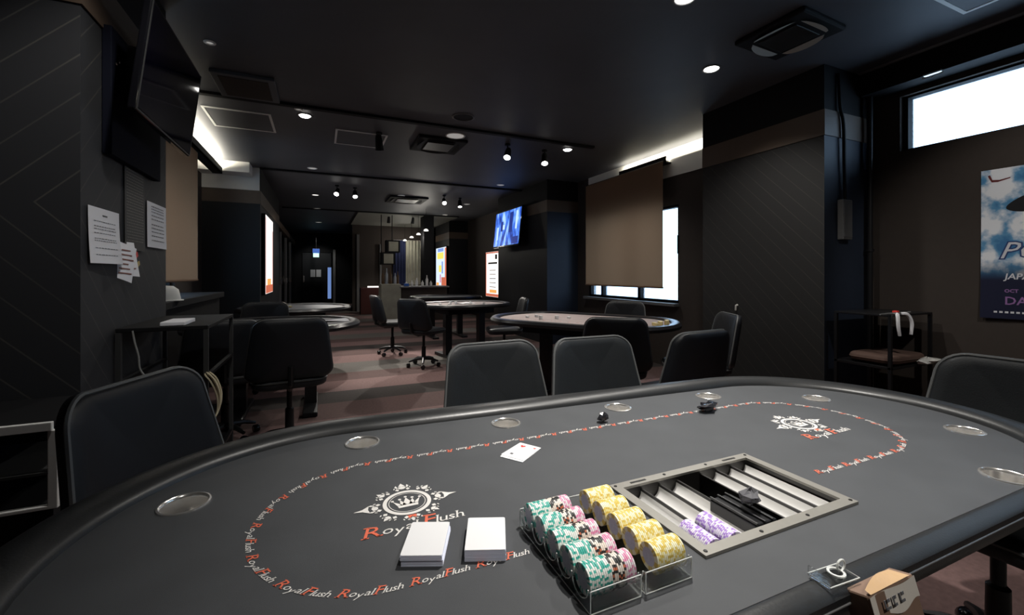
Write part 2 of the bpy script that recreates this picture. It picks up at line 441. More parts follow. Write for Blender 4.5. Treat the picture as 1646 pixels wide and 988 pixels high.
inner = stadium(CL, RL, CR, RR)
tbl = thing('poker_table', 'large oval black poker table with padded rail filling the foreground', 'table', (TC[0], TC[1], 0))
def L(x, y, z): return (x-TC[0], y-TC[1], z)
cups = [(-.238, 1.012), (.10, 1.192), (.50, 1.176), (.895, 1.164), (1.275, 1.140), (1.60, .965), (1.655, .60), (1.363, .427)]
CUPR = .0385
TX0, TX1, TY0, TY1 = .558, .928, .505, .722   # tray opening
def inpoly(x, y, P):
    c = False; n = len(P)
    for i in range(n):
        x1, y1 = P[i][:2]; x2, y2 = P[(i+1) % n][:2]
        if (y1 > y) != (y2 > y) and x < (x2-x1)*(y-y1)/(y2-y1)+x1: c = not c
    return c
verts = []; edges = []
def loop(P):
    b = len(verts); n = len(P); verts.extend(Vector((p[0], p[1])) for p in P); edges.extend((b+i, b+(i+1) % n) for i in range(n))
loop(inner)
for c in cups: loop([(c[0]+CUPR*math.cos(2*PI*k/28), c[1]+CUPR*math.sin(2*PI*k/28)) for k in range(28)])
loop([(TX0, TY0), (TX1, TY0), (TX1, TY1), (TX0, TY1)])
r = delaunay_2d_cdt(verts, edges, [], 0, 1e-5)
mb = MB(); vv = [mb.bm.verts.new(L(v.x, v.y, Z)) for v in r[0]]
vb = [mb.bm.verts.new(L(v.x, v.y, Z-.03)) for v in r[0]]
for f in r[2]:
    cx = sum(r[0][i].x for i in f)/len(f); cy = sum(r[0][i].y for i in f)/len(f)
    if not inpoly(cx, cy, inner): continue
    if any((cx-c[0])**2+(cy-c[1])**2 < CUPR**2 for c in cups): continue
    if TX0 < cx < TX1 and TY0 < cy < TY1: continue
    mb.face([vv[i] for i in f]); mb.face([vb[i] for i in reversed(f)])
top = mb.build('playing_surface', 'cloth', tbl)
# rail
full = [(-.004, .770), (.0, .786), (.008, .795), (.03, .802), (.055, .804), (.08, .798), (.10, .785), (.112, .765), (.112, .745), (.10, .73), (.05, .722), (-.004, .735)]
near = [(-.004, .770), (.0, .7795), (.004, .7815), (.012, .7815), (.022, .780), (.030, .7775), (.0345, .773), (.0350, .766), (.032, .750), (.028, .735), (.015, .725), (-.004, .735)]
mb = MB(); rings = []; n = len(inner)
for i, p in enumerate(inner):
    q0 = inner[(i-1) % n]; q1 = inner[(i+1) % n]
    t = Vector((q1[0]-q0[0], q1[1]-q0[1])).normalized(); nrm = Vector((t.y, -t.x))
    if p[2] == 'near': wgt = 0
    elif p[2] == 'far': wgt = 1
    else:
        a = p[2]
        if a > PI/2: wgt = min(1, max(0, (1.5*PI-a)/.7))
        else: wgt = min(1, max(0, (a+PI/2)/.7))
    wgt = wgt*wgt*(3-2*wgt)
    rings.append([mb.bm.verts.new(L(p[0]+nrm.x*(a0*wgt+b0*(1-wgt)), p[1]+nrm.y*(a0*wgt+b0*(1-wgt)), za*wgt+zb*(1-wgt))) for (a0, za), (b0, zb) in zip(full, near)])
for i in range(n):
    A = rings[i]; B = rings[(i+1) % n]
    for k in range(len(A)): mb.face([A[k], A[(k+1) % len(A)], B[(k+1) % len(A)], B[k]])
mb.build('padded_rail', 'rail', tbl, True)
# thin light seam strip below dealer edge, skirt and legs
mb = MB(); mb.tube([L(x, .4025-.0345 + (-.0125)*(x-.057)/1.348, .7615) for x in (0.1, .4, .7, 1.0, 1.3)], .0016, 6)
mb.build('edge_piping', 'greymetal', tbl)
mb = MB()
sk = [(p[0], p[1]) for p in stadium((.1, .83), .38, (1.36, .81), .36)]
for za, zb in ((.64, .74),):
    A = [mb.bm.verts.new(L(x, y, za)) for x, y in sk]; B = [mb.bm.verts.new(L(x, y, zb)) for x, y in sk]
    for i in range(len(sk)): mb.face([A[i], A[(i+1) % len(sk)], B[(i+1) % len(sk)], B[i]])
mb.build('apron', 'black', tbl, True)
for x in (.22, 1.22):
    MB().box(L(x-.25, .79, 0), L(x+.25, .87, .05), .008).box(L(x-.06, .79, .05), L(x+.06, .87, .64)).box(L(x-.06, .62, 0), L(x+.06, 1.04, .05), .008).build('leg', 'blackmetal', tbl)
# cup holders
for i, c in enumerate(cups):
    MB().lathe([(.0435, .0), (.043, .0022), (.040, .003), (.0375, .001), (.0365, -.004), (.0355, -.052), (.031, -.057), (0, -.057)], 40, L(c[0], c[1], Z)).build('cup_holder', 'steel', tbl, True)

# lettering along the racetrack
LRc, LRr, RRc, RRr = (.11, .838), .216, (1.295, .812), .212
def track():
    # counter-clockwise, starting on near side right of the tray
    segs = []
    x0 = 1.0; 
    def near_y(x): t = (x-LRc[0])/(RRc[0]-LRc[0]); return (LRc[1]-LRr)*(1-t)+(RRc[1]-RRr)*t
    pts = []
    n = 60
    for k in range(n): x = x0+(RRc[0]-x0)*k/n; pts.append((x, near_y(x)))
    for k in range(n): a = -PI/2+PI*k/n; pts.append((RRc[0]+RRr*math.cos(a), RRc[1]+RRr*math.sin(a)))
    for k in range(n): t = k/n; pts.append((RRc[0]+(LRc[0]-RRc[0])*t, (RRc[1]+RRr)*(1-t)+(LRc[1]+LRr)*t))
    for k in range(n): a = PI/2+PI*k/n; pts.append((LRc[0]+LRr*math.cos(a), LRc[1]+LRr*math.sin(a)))
    for k in range(n): x = LRc[0]+(.40-LRc[0])*k/n; pts.append((x, near_y(x)))
    return pts
tp = track(); cum = [0]
for a, b in zip(tp, tp[1:]): cum.append(cum[-1]+math.dist(a, b))
def ontrack(s, h):
    s = max(0, min(cum[-1]-1e-6, s)); lo = 0; hi = len(cum)-1
    while hi-lo > 1:
        md = (lo+hi)//2
        if cum[md] <= s: lo = md
        else: hi = md
    a, b = tp[lo], tp[lo+1]; t = (s-cum[lo])/(cum[lo+1]-cum[lo])
    d = Vector((b[0]-a[0], b[1]-a[1])).normalized()
    return (a[0]+(b[0]-a[0])*t-d.y*h, a[1]+(b[1]-a[1])*t+d.x*h)
RFCOL = [1, 0, 0, 0, 0, 1, 0, 0, 0, 0]
geo = capgeo(['Royal', 'Flush'], .0165, 1.35, .38, .08, .0)
wmax = max(v[0] for v in geo[0]); pitch = .0975
mb = MB(); s0 = 0.004; cnt = 0
while s0+pitch < cum[-1]:
    sx = (pitch-.009)/wmax
    def fn(x, y, s0=s0, sx=sx):
        q = ontrack(s0+x*sx, y-.006); return L(q[0], q[1], Z+.0009)
    add_text(mb, geo, fn); s0 += pitch; cnt += 1
o = mb.build('racetrack_lettering', ['printwhite', 'printred'], top); o['label'] = 'ring of repeated small words Royal Flush'
# crest
def crest(cx, cy, label):
    mb = MB(); z = Z+.0009
    def P(x, y): return L(cx+x, cy+y, z)
    def ring(r0, r1, mi=0, sx=1, sy=1, n=48):
        for k in range(n):
            a, b = 2*PI*k/n, 2*PI*(k+1)/n
            flat(mb, [(r0*math.cos(a)*sx, r0*math.sin(a)*sy), (r1*math.cos(a)*sx, r1*math.sin(a)*sy), (r1*math.cos(b)*sx, r1*math.sin(b)*sy), (r0*math.cos(b)*sx, r0*math.sin(b)*sy)], P, mi)
    ring(.038, .0455); ring(.0335, .0348)
    # crown
    flat(mb, [(-.018, -.017), (.018, -.017), (.0195, -.009), (-.0195, -.009)], P)
    for x0, x1, tx, ty in ((-.0195, -.009, -.026, .010), (-.010, .010, 0, .018), (.009, .0195, .026, .010), (-.014, -.002, -.012, .012), (.002, .014, .012, .012)):
        flat(mb, [(x0, -.008), (x1, -.008), (tx, ty)], P)
    for tx, ty in ((-.026, .012), (0, .021), (.026, .012), (-.012, .0145), (.012, .0145)):
        flat(mb, [(tx+.0032*math.cos(a*PI/4), ty+.0032*math.sin(a*PI/4)) for a in range(8)], P)
    # ornaments around the ring
    for k in range(16):
        a = 2*PI*k/16+PI/16
        R = .052; 
        def Q(x, y, a=a, R=R): return P((R+x)*math.cos(a)-y*math.sin(a), (R+x)*math.sin(a)+y*math.cos(a))
        flat(mb, [(-.003, 0), (.002, -.0045), (.007, 0), (.002, .0045)], Q)
        flat(mb, [(.008, -.006), (.012, -.0035), (.010, -.002), (.006, -.0045)], Q); flat(mb, [(.008, .006), (.006, .0045), (.010, .002), (.012, .0035)], Q)
    for k, big in ((0, 1), (4, 1), (8, 1), (12, .6), (2, .75), (6, .75), (10, .7), (14, .7)):
        a = 2*PI*k/16
        def Q(x, y, a=a, b=big): return P((.054+x*b)*math.cos(a)-y*b*math.sin(a), (.054+x*b)*math.sin(a)+y*b*math.cos(a))
        ext = 1.25 if k in (0, 8) else .62
        flat(mb, [(.0, -.003), (.006, -.009), (.010, -.006), (.012, 0), (.010, .006), (.006, .009), (.0, .003)], Q)
        if ext > 1: flat(mb, [(.018, 0), (.015, .014), (.028, .004), (.044, 0), (.028, -.004), (.015, -.014)], Q)
        else: flat(mb, [(.012, -.007), (.020*ext+.006, -.0035), (.034*ext+.004, 0), (.020*ext+.006, .0035), (.012, .007)], Q)
        flat(mb, [(.004, -.010), (.012, -.0145), (.018, -.011), (.011, -.009)], Q); flat(mb, [(.004, .010), (.011, .009), (.018, .011), (.012, .0145)], Q)
    o = mb.build('printed_crest', ['printwhite', 'printred'], top); o['label'] = 'white crown-in-a-ring crest, '+label
    g = capgeo(['Royal', 'Flush'], .034, 1.42, .22, .25, .0)
    wm = max(v[0] for v in g[0]); mb = MB()
    add_text(mb, g, lambda x, y: P(-.088+x*.176/wm, -.090+y*.92))
    # small red coronet marks above the words
    for dx in (-.004, .004): flat(mb, [(dx-.003, -.058), (dx+.003, -.058), (dx+.004, -.048), (dx-.004, -.048)], P, 1)
    o = mb.build('printed_words', ['printwhite', 'printred'], top); o['label'] = 'words Royal Flush under the '+label
crest(.153, .846, 'left crest'); crest(1.283, .823, 'right crest')

# ------------------------------------------------------------------ dealer chip tray
tray = thing('chip_tray', 'recessed metal dealer chip tray with long troughs set in the table', 'tray', ((TX0+TX1)/2, (TY0+TY1)/2, Z))
tx, ty = (TX1-TX0)/2, (TY1-TY0)/2
mb = MB(); F = .014
for a, b in (((-tx-F, -ty-F, .0), (tx+F, -ty+.006, .005)), ((-tx-F, ty-.006, .0), (tx+F, ty+F, .005)), ((-tx-F, -ty+.006, .0), (-tx+.006, ty-.006, .005)), ((tx-.006, -ty+.006, .0), (tx+F, ty-.006, .005))):
    mb.box(a, b)
mb.build('frame', 'traymetal', tray)
mb = MB()
for a, b in (((-tx, -ty, -.05), (tx, -ty+.004, .001)), ((-tx, ty-.004, -.05), (tx, ty, .001)), ((-tx, -ty, -.05), (-tx+.004, ty, .001)), ((tx-.004, -ty, -.05), (tx, ty, .001)), ((-tx, -ty, -.054), (tx, ty, -.05))): mb.box(a, b)
mb.build('well', 'traydark', tray)
ch = .048; lx = -tx+.006; centers = [lx+ch*(i+.5) for i in range(3)]; rx = tx-.006; centers += [rx-ch*(i+.5) for i in range(3)][::-1]
for c in centers:
    def fn(u, v, c=c):
        a = PI+PI*u; return (c+.0215*math.cos(a), -ty+.006+(2*ty-.012)*v, -.011+.0215*math.sin(a)*.95)
    MB().grid(fn, 14, 2).build('trough', 'trough', tray, True)
walls = sorted([lx+ch*i for i in range(1, 4)]+[rx-ch*i for i in range(1, 4)])
for c in walls: MB().box((c-.0022, -ty+.004, -.05), (c+.0022, ty-.004, -.006), .001).build('divider', 'traydark', tray)
for sx, sy in [(a, b) for a in (-1, 1) for b in (-1, 1)]+[(-.33, 1), (.33, 1), (-.33, -1), (.33, -1)]:
    MB().lathe([(.0035, 0), (.003, .0012), (0, .0012)], 12, (sx*(tx+.005) if abs(sx) == 1 else sx*tx, sy*(ty+.005), .005)).build('screw', 'traydark', tray, True)
for sx in (-.72, .72): MB().box((sx*tx-.02, ty+.001, .0045), (sx*tx+.02, ty+.006, .0056)).build('slot', 'traydark', tray)
# black lock box in the centre compartment
t = thing('lock_box', 'small black box lying in the middle compartment of the chip tray', 'box', (.728, .573, Z-.05))
MB().box((-.028, -.05, 0), (.028, .05, .048), .003).build('body', 'blackmetal', t)
mb = MB()
for k in range(3): mb.box((-.027+k*.02, -.051, .048), (-.023+k*.02, .051, .052), .0008)
mb.build('ribs', 'pipingdark', t)
# ------------------------------------------------------------------ chips
def chipmats(n, base, sp1, sp2): return [mat(n+'_base', base, .45), mat(n+'_spot', sp1, .45), mat(n+'_accent', sp2, .45)]
K['inlay'] = mat('chip_inlay', (.52, .53, .60), .5, noise=.2, nscale=300)
CT = {'teal and white': chipmats('teal', (.05, .40, .33), (.78, .80, .76), (.75, .78, .74)),
      'black and orange': chipmats('blackchip', (.03, .03, .03), (.80, .72, .64), (.55, .16, .08)),
      'pink': chipmats('pinkchip', (.72, .28, .44), (.80, .72, .74), (.70, .6, .66)),
      'yellow': chipmats('yellowchip', (.70, .53, .12), (.86, .82, .58), (.80, .72, .35)),
      'purple and white': chipmats('purplechip', (.36, .22, .58), (.72, .68, .78), (.58, .48, .72))}
CHT = .0033; CHR = .0195
chip_proto = {}
for nme, ms in CT.items():
    mb = MB()
    def sm(i, k):
        q = k % 6
        spot = 1 if q in (0, 1, 2) else (2 if q == 4 and (k//6) % 2 else 0)
        if i in (0, 6): return 3
        return spot
    h = CHT/2-.00008
    mb.lathe([(0, -h), (.0125, -h), (CHR-.0006, -h), (CHR, -h+.0005), (CHR, h-.0005), (CHR-.0006, h), (.0125, h), (0, h)], 36, segmat=sm)
    o = mb.build('poker_chip', ms+[K['inlay']]); chip_proto[nme] = [o, False]
def chip(kind, loc, rot, label, group):
    p = chip_proto[kind]
    if not p[1]: o = p[0]; p[1] = True
    else: o = p[0].copy(); COL.objects.link(o)
    o.location = loc; o.rotation_euler = rot; tag(o, label, 'chip', group)
RACKY = [.495+.0412*i for i in range(5)]
ordn = ['nearest', 'second nearest', 'middle', 'second farthest', 'farthest']
def rack(x0, x1, label):
    t = thing('chip_rack', label, 'rack', ((x0+x1)/2, .5775, Z)); h = (x1-x0)/2
    y0, y1 = -.108, .108
    def scallop(xa, xb):
        mb = MB(); top = []; N = 10
        for i in range(5):
            cy = RACKY[i]-.5775
            for k in range(N+1):
                a = PI+PI*k/N; top.append((cy+.0200*math.cos(a), .0295+.0200*math.sin(a)))
        top = [(y0, .030)]+top+[(y1, .030)]
        vs = []
        for x in (xa, xb):
            vs.append(([mb.bm.verts.new((x, y, z)) for y, z in top], [mb.bm.verts.new((x, y, .002)) for y, z in top]))
        for i in range(len(top)-1):
            for (tt, bb) in vs: mb.face([tt[i], tt[i+1], bb[i+1], bb[i]])
            mb.face([vs[0][0][i], vs[0][0][i+1], vs[1][0][i+1], vs[1][0][i]]); mb.face([vs[0][1][i], vs[0][1][i+1], vs[1][1][i+1], vs[1][1][i]])
        return mb
    scallop(-h, -h+.003).build('side_panel', 'acrylic', t); scallop(h-.003, h).build('side_panel', 'acrylic', t)
    MB().box((-h, y0, .0005), (h, y1, .003)).build('base_panel', 'acrylic', t)
    MB().box((-h, y0, .003), (h, y0+.003, .030), .0008).build('end_panel', 'acrylic', t)
    MB().box((-h, y1-.003, .003), (h, y1, .030), .0008).build('end_panel', 'acrylic', t)
    # bright polished edges
    mb = MB(); r = .0008
    for z in (.001, .0305): mb.tube([(-h, y0, z), (h, y0, z)], r, 5).tube([(-h, y1, z), (h, y1, z)], r, 5)
    for x in (-h, h):
        mb.tube([(x, y0, .001), (x, y1, .001)], r, 5)
        for y in (y0, y1): mb.tube([(x, y, .001), (x, y, .030)], r, 5)
        pts = []
        for i in range(5):
            cy = RACKY[i]-.5775
            for k in range(11): a = PI+PI*k/10; pts.append((x, cy+.0200*math.cos(a), .0295+.0200*math.sin(a)))
        mb.tube(pts, r, 5)
    mb.build('polished_edge', 'acrylicedge', t)
rack(.318, .400, 'clear acrylic chip rack holding teal, black and pink chip rows, left of pair')
rack(.408, .492, 'clear acrylic chip rack holding only yellow chips, right of pair')
for i, y in enumerate(RACKY):
    for k in range(23):
        kind = 'teal and white' if k < 11 else ('black and orange' if k < 18 else 'pink')
        q = {'teal and white': 'teal and white', 'black and orange': 'black and cream', 'pink': 'pink and white'}[kind]
        chip(kind, (.3235+k*CHT, y, Z+.0305), (random.random()*6.28 if False else 0, PI/2, 0), '%s poker chip in the %s row of the left rack' % (q, ordn[i]), '%s chips in the %s row of the left rack' % (q, ordn[i]))
    for k in range(16):
        chip('yellow', (.4365+k*CHT, y, Z+.0305), (0, PI/2, 0), 'yellow poker chip in the %s row of the right rack' % ordn[i], 'yellow chips in the %s row' % ordn[i])
for ci, n0, side in ((0, 19, 'outer'), (1, 21, 'inner')):
    for k in range(n0):
        chip('purple and white', (TX0+TX1)/2+centers[ci] and ((TX0+TX1)/2+centers[ci], TY0+.008+CHT*(k+.5), Z-.0115), (PI/2, 0, 0), 'purple and white poker chip in the %s left trough of the tray' % side, 'purple chips in the %s left trough' % side)
# randomise each chip's turn about its own axis
for o in COL.objects:
    if o.name.startswith('poker_chip'):
        o.rotation_mode = 'QUATERNION'
        e = o.rotation_euler.copy(); q = e.to_quaternion()
        from mathutils import Quaternion
        q = q @ Quaternion((0, 0, 1), random.choice([0, 1, 2, 3, 4, 5])*PI/18*1.0+random.uniform(-.05, .05))
        o.rotation_quaternion = q
# ------------------------------------------------------------------ cards
def deck(cx, cy, rz, label, shift=0):
    t = thing('card_deck', label, 'cards', (cx, cy, Z), rz)
    mb = MB(); N = 26; th = .0172/N
    for k in range(N):
        dx = random.uniform(-.0003, .0003); dy = random.uniform(-.0003, .0003)+(shift if k < N*.55 else 0)*(.0018); dx += (shift if k < N*.55 else 0)*.0012
        mb.box((-.0315+dx, -.044+dy, k*th+.0004), (.0315+dx, .044+dy, (k+.93)*th+.0004))
    mb.build('stacked_cards', 'cardedge', t)
    P = rrect(.063, .088, .003, 4); mb = MB()
    A = [mb.bm.verts.new((x, y, .0178)) for x, y in P]; B = [mb.bm.verts.new((x, y, .0183)) for x, y in P]
    mb.face(B); mb.face(A)
    for i in range(len(P)): mb.face([A[i], A[(i+1) % len(P)], B[(i+1) % len(P)], B[i]])
    mb.build('top_card', 'card', t)
deck(.155, .690, math.radians(-23), 'deck of white playing cards overlapping the crest lettering, left of two', 1)
deck(.247, .664, math.radians(-22), 'deck of white playing cards beside the chip racks, right of two')
def card(cx, cy, z, rz, label, pips):
    t = thing('playing_card', label, 'card', (cx, cy, z), rz); P = rrect(.063, .088, .003, 4); mb = MB()
    A = [mb.bm.verts.new((x, y, 0)) for x, y in P]; B = [mb.bm.verts.new((x, y, .0006)) for x, y in P]
    mb.face(B); mb.face(A)
    for i in range(len(P)): mb.face([A[i], A[(i+1) % len(P)], B[(i+1) % len(P)], B[i]])
    mb.build('face', 'card', t)
    if pips:
        def heart(cx, cy, s): 
            return [(cx+s*.06*16*math.sin(a)**3, cy+s*.06*(13*math.cos(a)-5*math.cos(2*a)-2*math.cos(3*a)-math.cos(4*a))) for a in [2*PI*k/24 for k in range(24)]]
        mb = MB()
        for cx2, cy2, s in pips: flat(mb, heart(cx2, cy2, s), lambda x, y: (x, y, .0011))
        mb.build('pip', 'red', t)
    return t
t = card(.449, .966, Z+.0006, math.radians(-55), 'white playing card lying under the face-up heart card', [])
t = card(.455, .9715, Z+.0016, math.radians(-57), 'face-up white playing card with red marks beyond the decks', [(-.012, .026, .0075), (.020, .030, .004)])
mb = MB(); flat(mb, [(-.004, -.004), (.004, -.004), (.004, .004), (-.004, .004)], lambda x, y: (x-.012, y-.026, .0011)); mb.build('corner_mark', 'ink', t)
# crumpled film pieces
K['film'] = mat('dark_film', (.02, .02, .024), .12, spec=.9, coat=.5)
K['filmclear'] = mat('clear_film', (.25, .25, .27), .1, spec=.8, trans=.5)
def crumple(loc, sx, sy, sz, label, seed, m='film', name='crumpled_wrapper'):
    random.seed(seed); mb = MB(); n = 8
    def fn(u, v):
        a = 2*PI*u; b = PI*(v-.5)*.98; rr = .55+.55*random.random()
        return (sx*rr*math.cos(a)*math.cos(b), sy*rr*math.sin(a)*math.cos(b), max(0, sz*(.5+.5*rr*math.sin(b))))
    g = [[fn(i/n, j/5) for j in range(6)] for i in range(n)]
    V = [[mb.bm.verts.new(p) for p in row] for row in g]
    for i in range(n):
        for j in range(5): mb.face([V[i][j], V[(i+1) % n][j], V[(i+1) % n][j+1], V[i][j+1]])
    o = mb.build(name, m); o.location = loc; tag(o, label, 'wrapper'); return o
crumple((.768, 1.068, Z+.001), .022, .018, .028, 'small crumpled black wrapper by the third far cup holder, left piece', 3)
crumple((1.135, 1.018, Z+.002), .045, .026, .030, 'larger crumpled black and white wrapper lying on the printed ring', 5)
crumple((.740, .565, Z+.0025), .022, .022, .038, 'crumpled clear plastic wrap on the black box in the chip tray', 9, 'filmclear')
random.seed(21)
# clear holder and brown box on the dealer edge
t = thing('acrylic_card_holder', 'clear acrylic clip resting on the dealer edge beside the brown box', 'holder', (.685, .383, .7835), math.radians(-4))
MB().box((-.04, -.016, 0), (.02, .016, .003), .0006).box((-.04, -.016, .003), (-.037, .016, .014)).build('plate', 'acrylic', t)
MB().tube([(-.04, -.016, .003), (.02, -.016, .003), (.02, .016, .003), (-.04, .016, .003)], .0009, 6, True).build('rim', 'acrylicedge', t)
MB().tube([(.010*math.cos(a)-.004, .010*math.sin(a), .006) for a in [2*PI*k/18 for k in range(18)]], .002, 6, True).build('ring', 'acrylicedge', t)
MB().tube([(.008*math.cos(a)+.012, .004, .010+.008*math.sin(a)) for a in [2*PI*k/18 for k in range(18)]], .0015, 6, True).build('ring', 'acrylicedge', t)
t = thing('brown_box', 'brown box with torn cream label hanging on the dealer edge of the table', 'box', (.728, .345, .722), rot=(math.radians(-16), 0, 0))
MB().box((-.052, -.022, -.01), (.058, .012, .060), .003).build('body', 'woodbrown', t)
mb = MB(); mb.grid(lambda u, v: (-.053+.112*u, -.0235+.002*math.sin(u*7), .030+.028*v+.004*math.sin(u*9)*(1-v)), 16, 2); mb.build('label_strip', mat('label_grey', (.60, .56, .50), .6), t)
mb = MB(); mb.grid(lambda u, v: (-.050+.095*u, -.024+(.006+.020*u)*v, .0615+.005*math.sin(u*4)*v+.004*v), 8, 3); mb.build('torn_flap', 'wood', t)
mb = MB()
for x, wd in ((-.030, .016), (-.010, .010), (.006, .014)): mb.box((x, -.0264, .038), (x+wd*.8, -.0258, .041)).box((x, -.0264, .038), (x+.003, -.0258, .050)).box((x+wd*.4, -.0264, .046), (x+wd*.8, -.0258, .050))
mb.build('label_marks', 'ink', t)

# ================================================================== CHAIRS
def make_chair(lm, pm, H=.90, W=.44, base='wheels'):
    # faces +Y local; origin on floor under the seat centre
    t = thing('swivel_chair', 'black padded swivel chair', 'chair')
    hb = H-.50; zc = .50+hb/2
    outl = []
    for a, b in rrect(1, 1, .16, 6):
        wv = W*(1.12-.12*(b+.5)) if b < .2 else W*(1.0-.02*b)
        wv = W*(1.24-.26*(b+.5)); outl.append((a*wv, b*hb))
    def bf(a, b, wv): # a across, b up
        z = zc+b; y = -.24-(z-.5)*.16+1.0*a*a*.9+wv
        return (a, y, z)
    MB().pillow(outl, .055, bf).build('backrest', lm, t, True)
    MB().tube([bf(a*1.0, b*1.0, .012) for a, b in outl], .006, 6, True).build('backrest_piping', pm, t, True)
    so = [(a*W*1.05, b*.46) for a, b in rrect(1, 1, .2, 6)]
    def sf(a, b, wv): return (a, b, .47+wv+.10*a*a-.02*b)
    MB().pillow(so, .08, sf).build('seat', lm, t, True)
    MB().tube([sf(a*1.0, b*1.0, .01) for a, b in so], .005, 6, True).build('seat_piping', pm, t, True)
    for sx in (-1, 1):
        MB().tube([bf(sx*W*.42, -hb*.5, .036), bf(sx*W*.52, -hb*.26, .034)] if False else [bf(sx*W*.40, -hb*.46, .030), bf(sx*W*.55, -hb*.22, .022)], .0035, 6).build('side_seam', pm, t, True)
    MB().tube([(0, -.27, .60), (0, -.25, .48), (0, -.12, .42), (0, 0, .42)], .018, 8).build('back_bracket', 'blackmetal', t, True)
    MB().lathe([(.0, .09), (.03, .09), (.028, .26), (.018, .27), (.018, .42), (0, .42)], 14).build('gas_lift', 'blackmetal', t, True)
    for k in range(5):
        a = 2*PI*k/5+.3; c, s_ = math.cos(a), math.sin(a)
        MB().tube([(0, 0, .11), (.12*c, .12*s_, .10), (.20*c, .20*s_, .075)], [.024, .018, .012], 8).build('base_arm', 'blackmetal', t, True)
        Mx = Matrix.Translation((.205*c, .205*s_, .028)) @ Matrix.Rotation(a, 4, 'Z') @ Matrix.Rotation(PI/2, 4, 'Y')
        MB().lathe([(0, -.022), (.024, -.022), (.028, -.016), (.028, .016), (.024, .022), (0, .022)], 14, M=Mx).build('caster', 'blackgloss', t, True)
    return t
pa = make_chair('chair', 'piping'); ua = [False]
pb = make_chair('chairdark', 'pipingdark', .90); ub = [False]
def face(x, y, tx_, ty_): return math.atan2(ty_-y, tx_-x)-PI/2
pc = make_chair('chairdark', 'piping'); uc = [False]
def chairA(x, y, rz, label, sz=1):
    o = place(pa, ua, (x, y, 0), rz, label); o.scale = (1, 1, sz); return o
def chairB(x, y, rz, label, sz=1):
    o = place(pb, ub, (x, y, 0), rz, label); o.scale = (1, 1, sz); return o
def chairC(x, y, rz, label, sz=1):
    o = place(pc, uc, (x, y, 0), rz, label); o.scale = (1, 1, sz); return o
# x,y are seat centres (backrest sits .24+ behind)
chairA(.745, 1.62, PI+.05, 'grey-black padded chair behind the table rail, left of the two in the middle')
chairA(1.24, 1.57, PI-.02, 'grey-black padded chair behind the table rail, right of the two in the middle')
chairC(-.22, 1.42, math.radians(-112), 'dark padded chair with pale piping tucked at the left end of the table', 1.03)
chairA(1.89, .61, math.radians(93), 'grey padded chair at the right end of the table, below the poster', 1.03)
chairC(1.94, 2.05, math.radians(4), 'dark chair behind the table rail in front of the right column')
# far seating
chairB(-.20, 3.45, math.radians(5), 'black chair seen from behind, nearest the striped carpet on the left', 1.03)
chairB(-.64, 3.78, math.radians(8), 'black chair seen from behind, close to the metal console')
chairB(-.58, 5.28, math.radians(175), 'black chair between the two left tables')
chairB(1.25, 5.72, math.radians(-50), 'black swivel chair on casters standing foremost on the striped carpet')
chairB(1.0, 6.75, math.radians(-80), 'black swivel chair on the carpet, left of and behind the foremost one')
chairB(2.25, 5.35, math.radians(75), 'black chair at the right side of the middle table')
chairB(2.12, 2.80, math.radians(-35), 'black chair seen from behind at the rotated table below the window')
chairC(2.78, 2.62, math.radians(60), 'black chair with pale edge beside the right column, facing the window table')
chairC(2.98, 3.88, math.radians(122), 'black chair between the window table and the roller blind')

# ================================================================== OTHER TABLES
def oval_table(cx, cy, hx, hy, rz, baize, label, rail='railfar', z=.77):
    t = thing('card_table', label, 'table', (cx, cy, 0), rz)
    r = hy*.85; pts = [(p[0], p[1]) for p in stadium((-hx+r, 0), r, (hx-r, 0), r, 16, 6)]
    pts = [(x, y*hy/r) for x, y in pts]
    mb = MB(); A = [mb.bm.verts.new((x, y, z)) for x, y in pts]; B = [mb.bm.verts.new((x, y, z-.03)) for x, y in pts]; mb.face(A); mb.face(B)
    for i in range(len(pts)): mb.face([A[i], A[(i+1) % len(pts)], B[(i+1) % len(pts)], B[i]])
    mb.build('playing_surface', baize, t)
    mb = MB(); prof = [(-.01, -.01), (0, .012), (.03, .022), (.07, .018), (.09, -.005), (.085, -.03), (.0, -.04)]; R = []
    n = len(pts)
    for i, p in enumerate(pts):
        q0 = pts[(i-1) % n]; q1 = pts[(i+1) % n]; d = Vector((q1[0]-q0[0], q1[1]-q0[1])).normalized(); nn = Vector((d.y, -d.x))
        R.append([mb.bm.verts.new((p[0]+nn.x*a, p[1]+nn.y*a, z+h)) for a, h in prof])
    for i in range(n):
        for k in range(len(prof)): mb.face([R[i][k], R[i][(k+1) % len(prof)], R[(i+1) % n][(k+1) % len(prof)], R[(i+1) % n][k]])
    mb.build('padded_rail', rail, t, True)
    mb = MB(); mb.box((-hx*.6, -hy*.5, z-.13), (hx*.6, hy*.5, z-.03)); mb.build('apron', 'black', t)
    for sx in (-1, 1): MB().box((sx*hx*.45-.05, -.05, .04), (sx*hx*.45+.05, .05, z-.13)).box((sx*hx*.45-.06, -hy*.7, 0), (sx*hx*.45+.06, hy*.7, .04), .01).build('leg', 'blackmetal', t)
    return t
oval_table(-.36, 4.42, .62, .52, 0, 'bluebaize', 'black railed card table in front of the left alcove blind')
oval_table(-.30, 6.45, .60, .60, 0, 'bluebaize', 'card table behind the near left one, in front of the dark column')
oval_table(1.98, 6.25, .62, .48, math.radians(10), 'pinkbaize', 'card table in the middle of the room under the spotlights')
oval_table(2.25, 8.3, .62, .5, 0, 'bluebaize', 'far card table beneath the narrow red-edged light poster')
te = oval_table(2.33, 3.62, .85, .50, math.radians(-58), 'pinkbaize', 'long card table with wine-coloured top under the blind')
mb = MB(); random.seed(4)
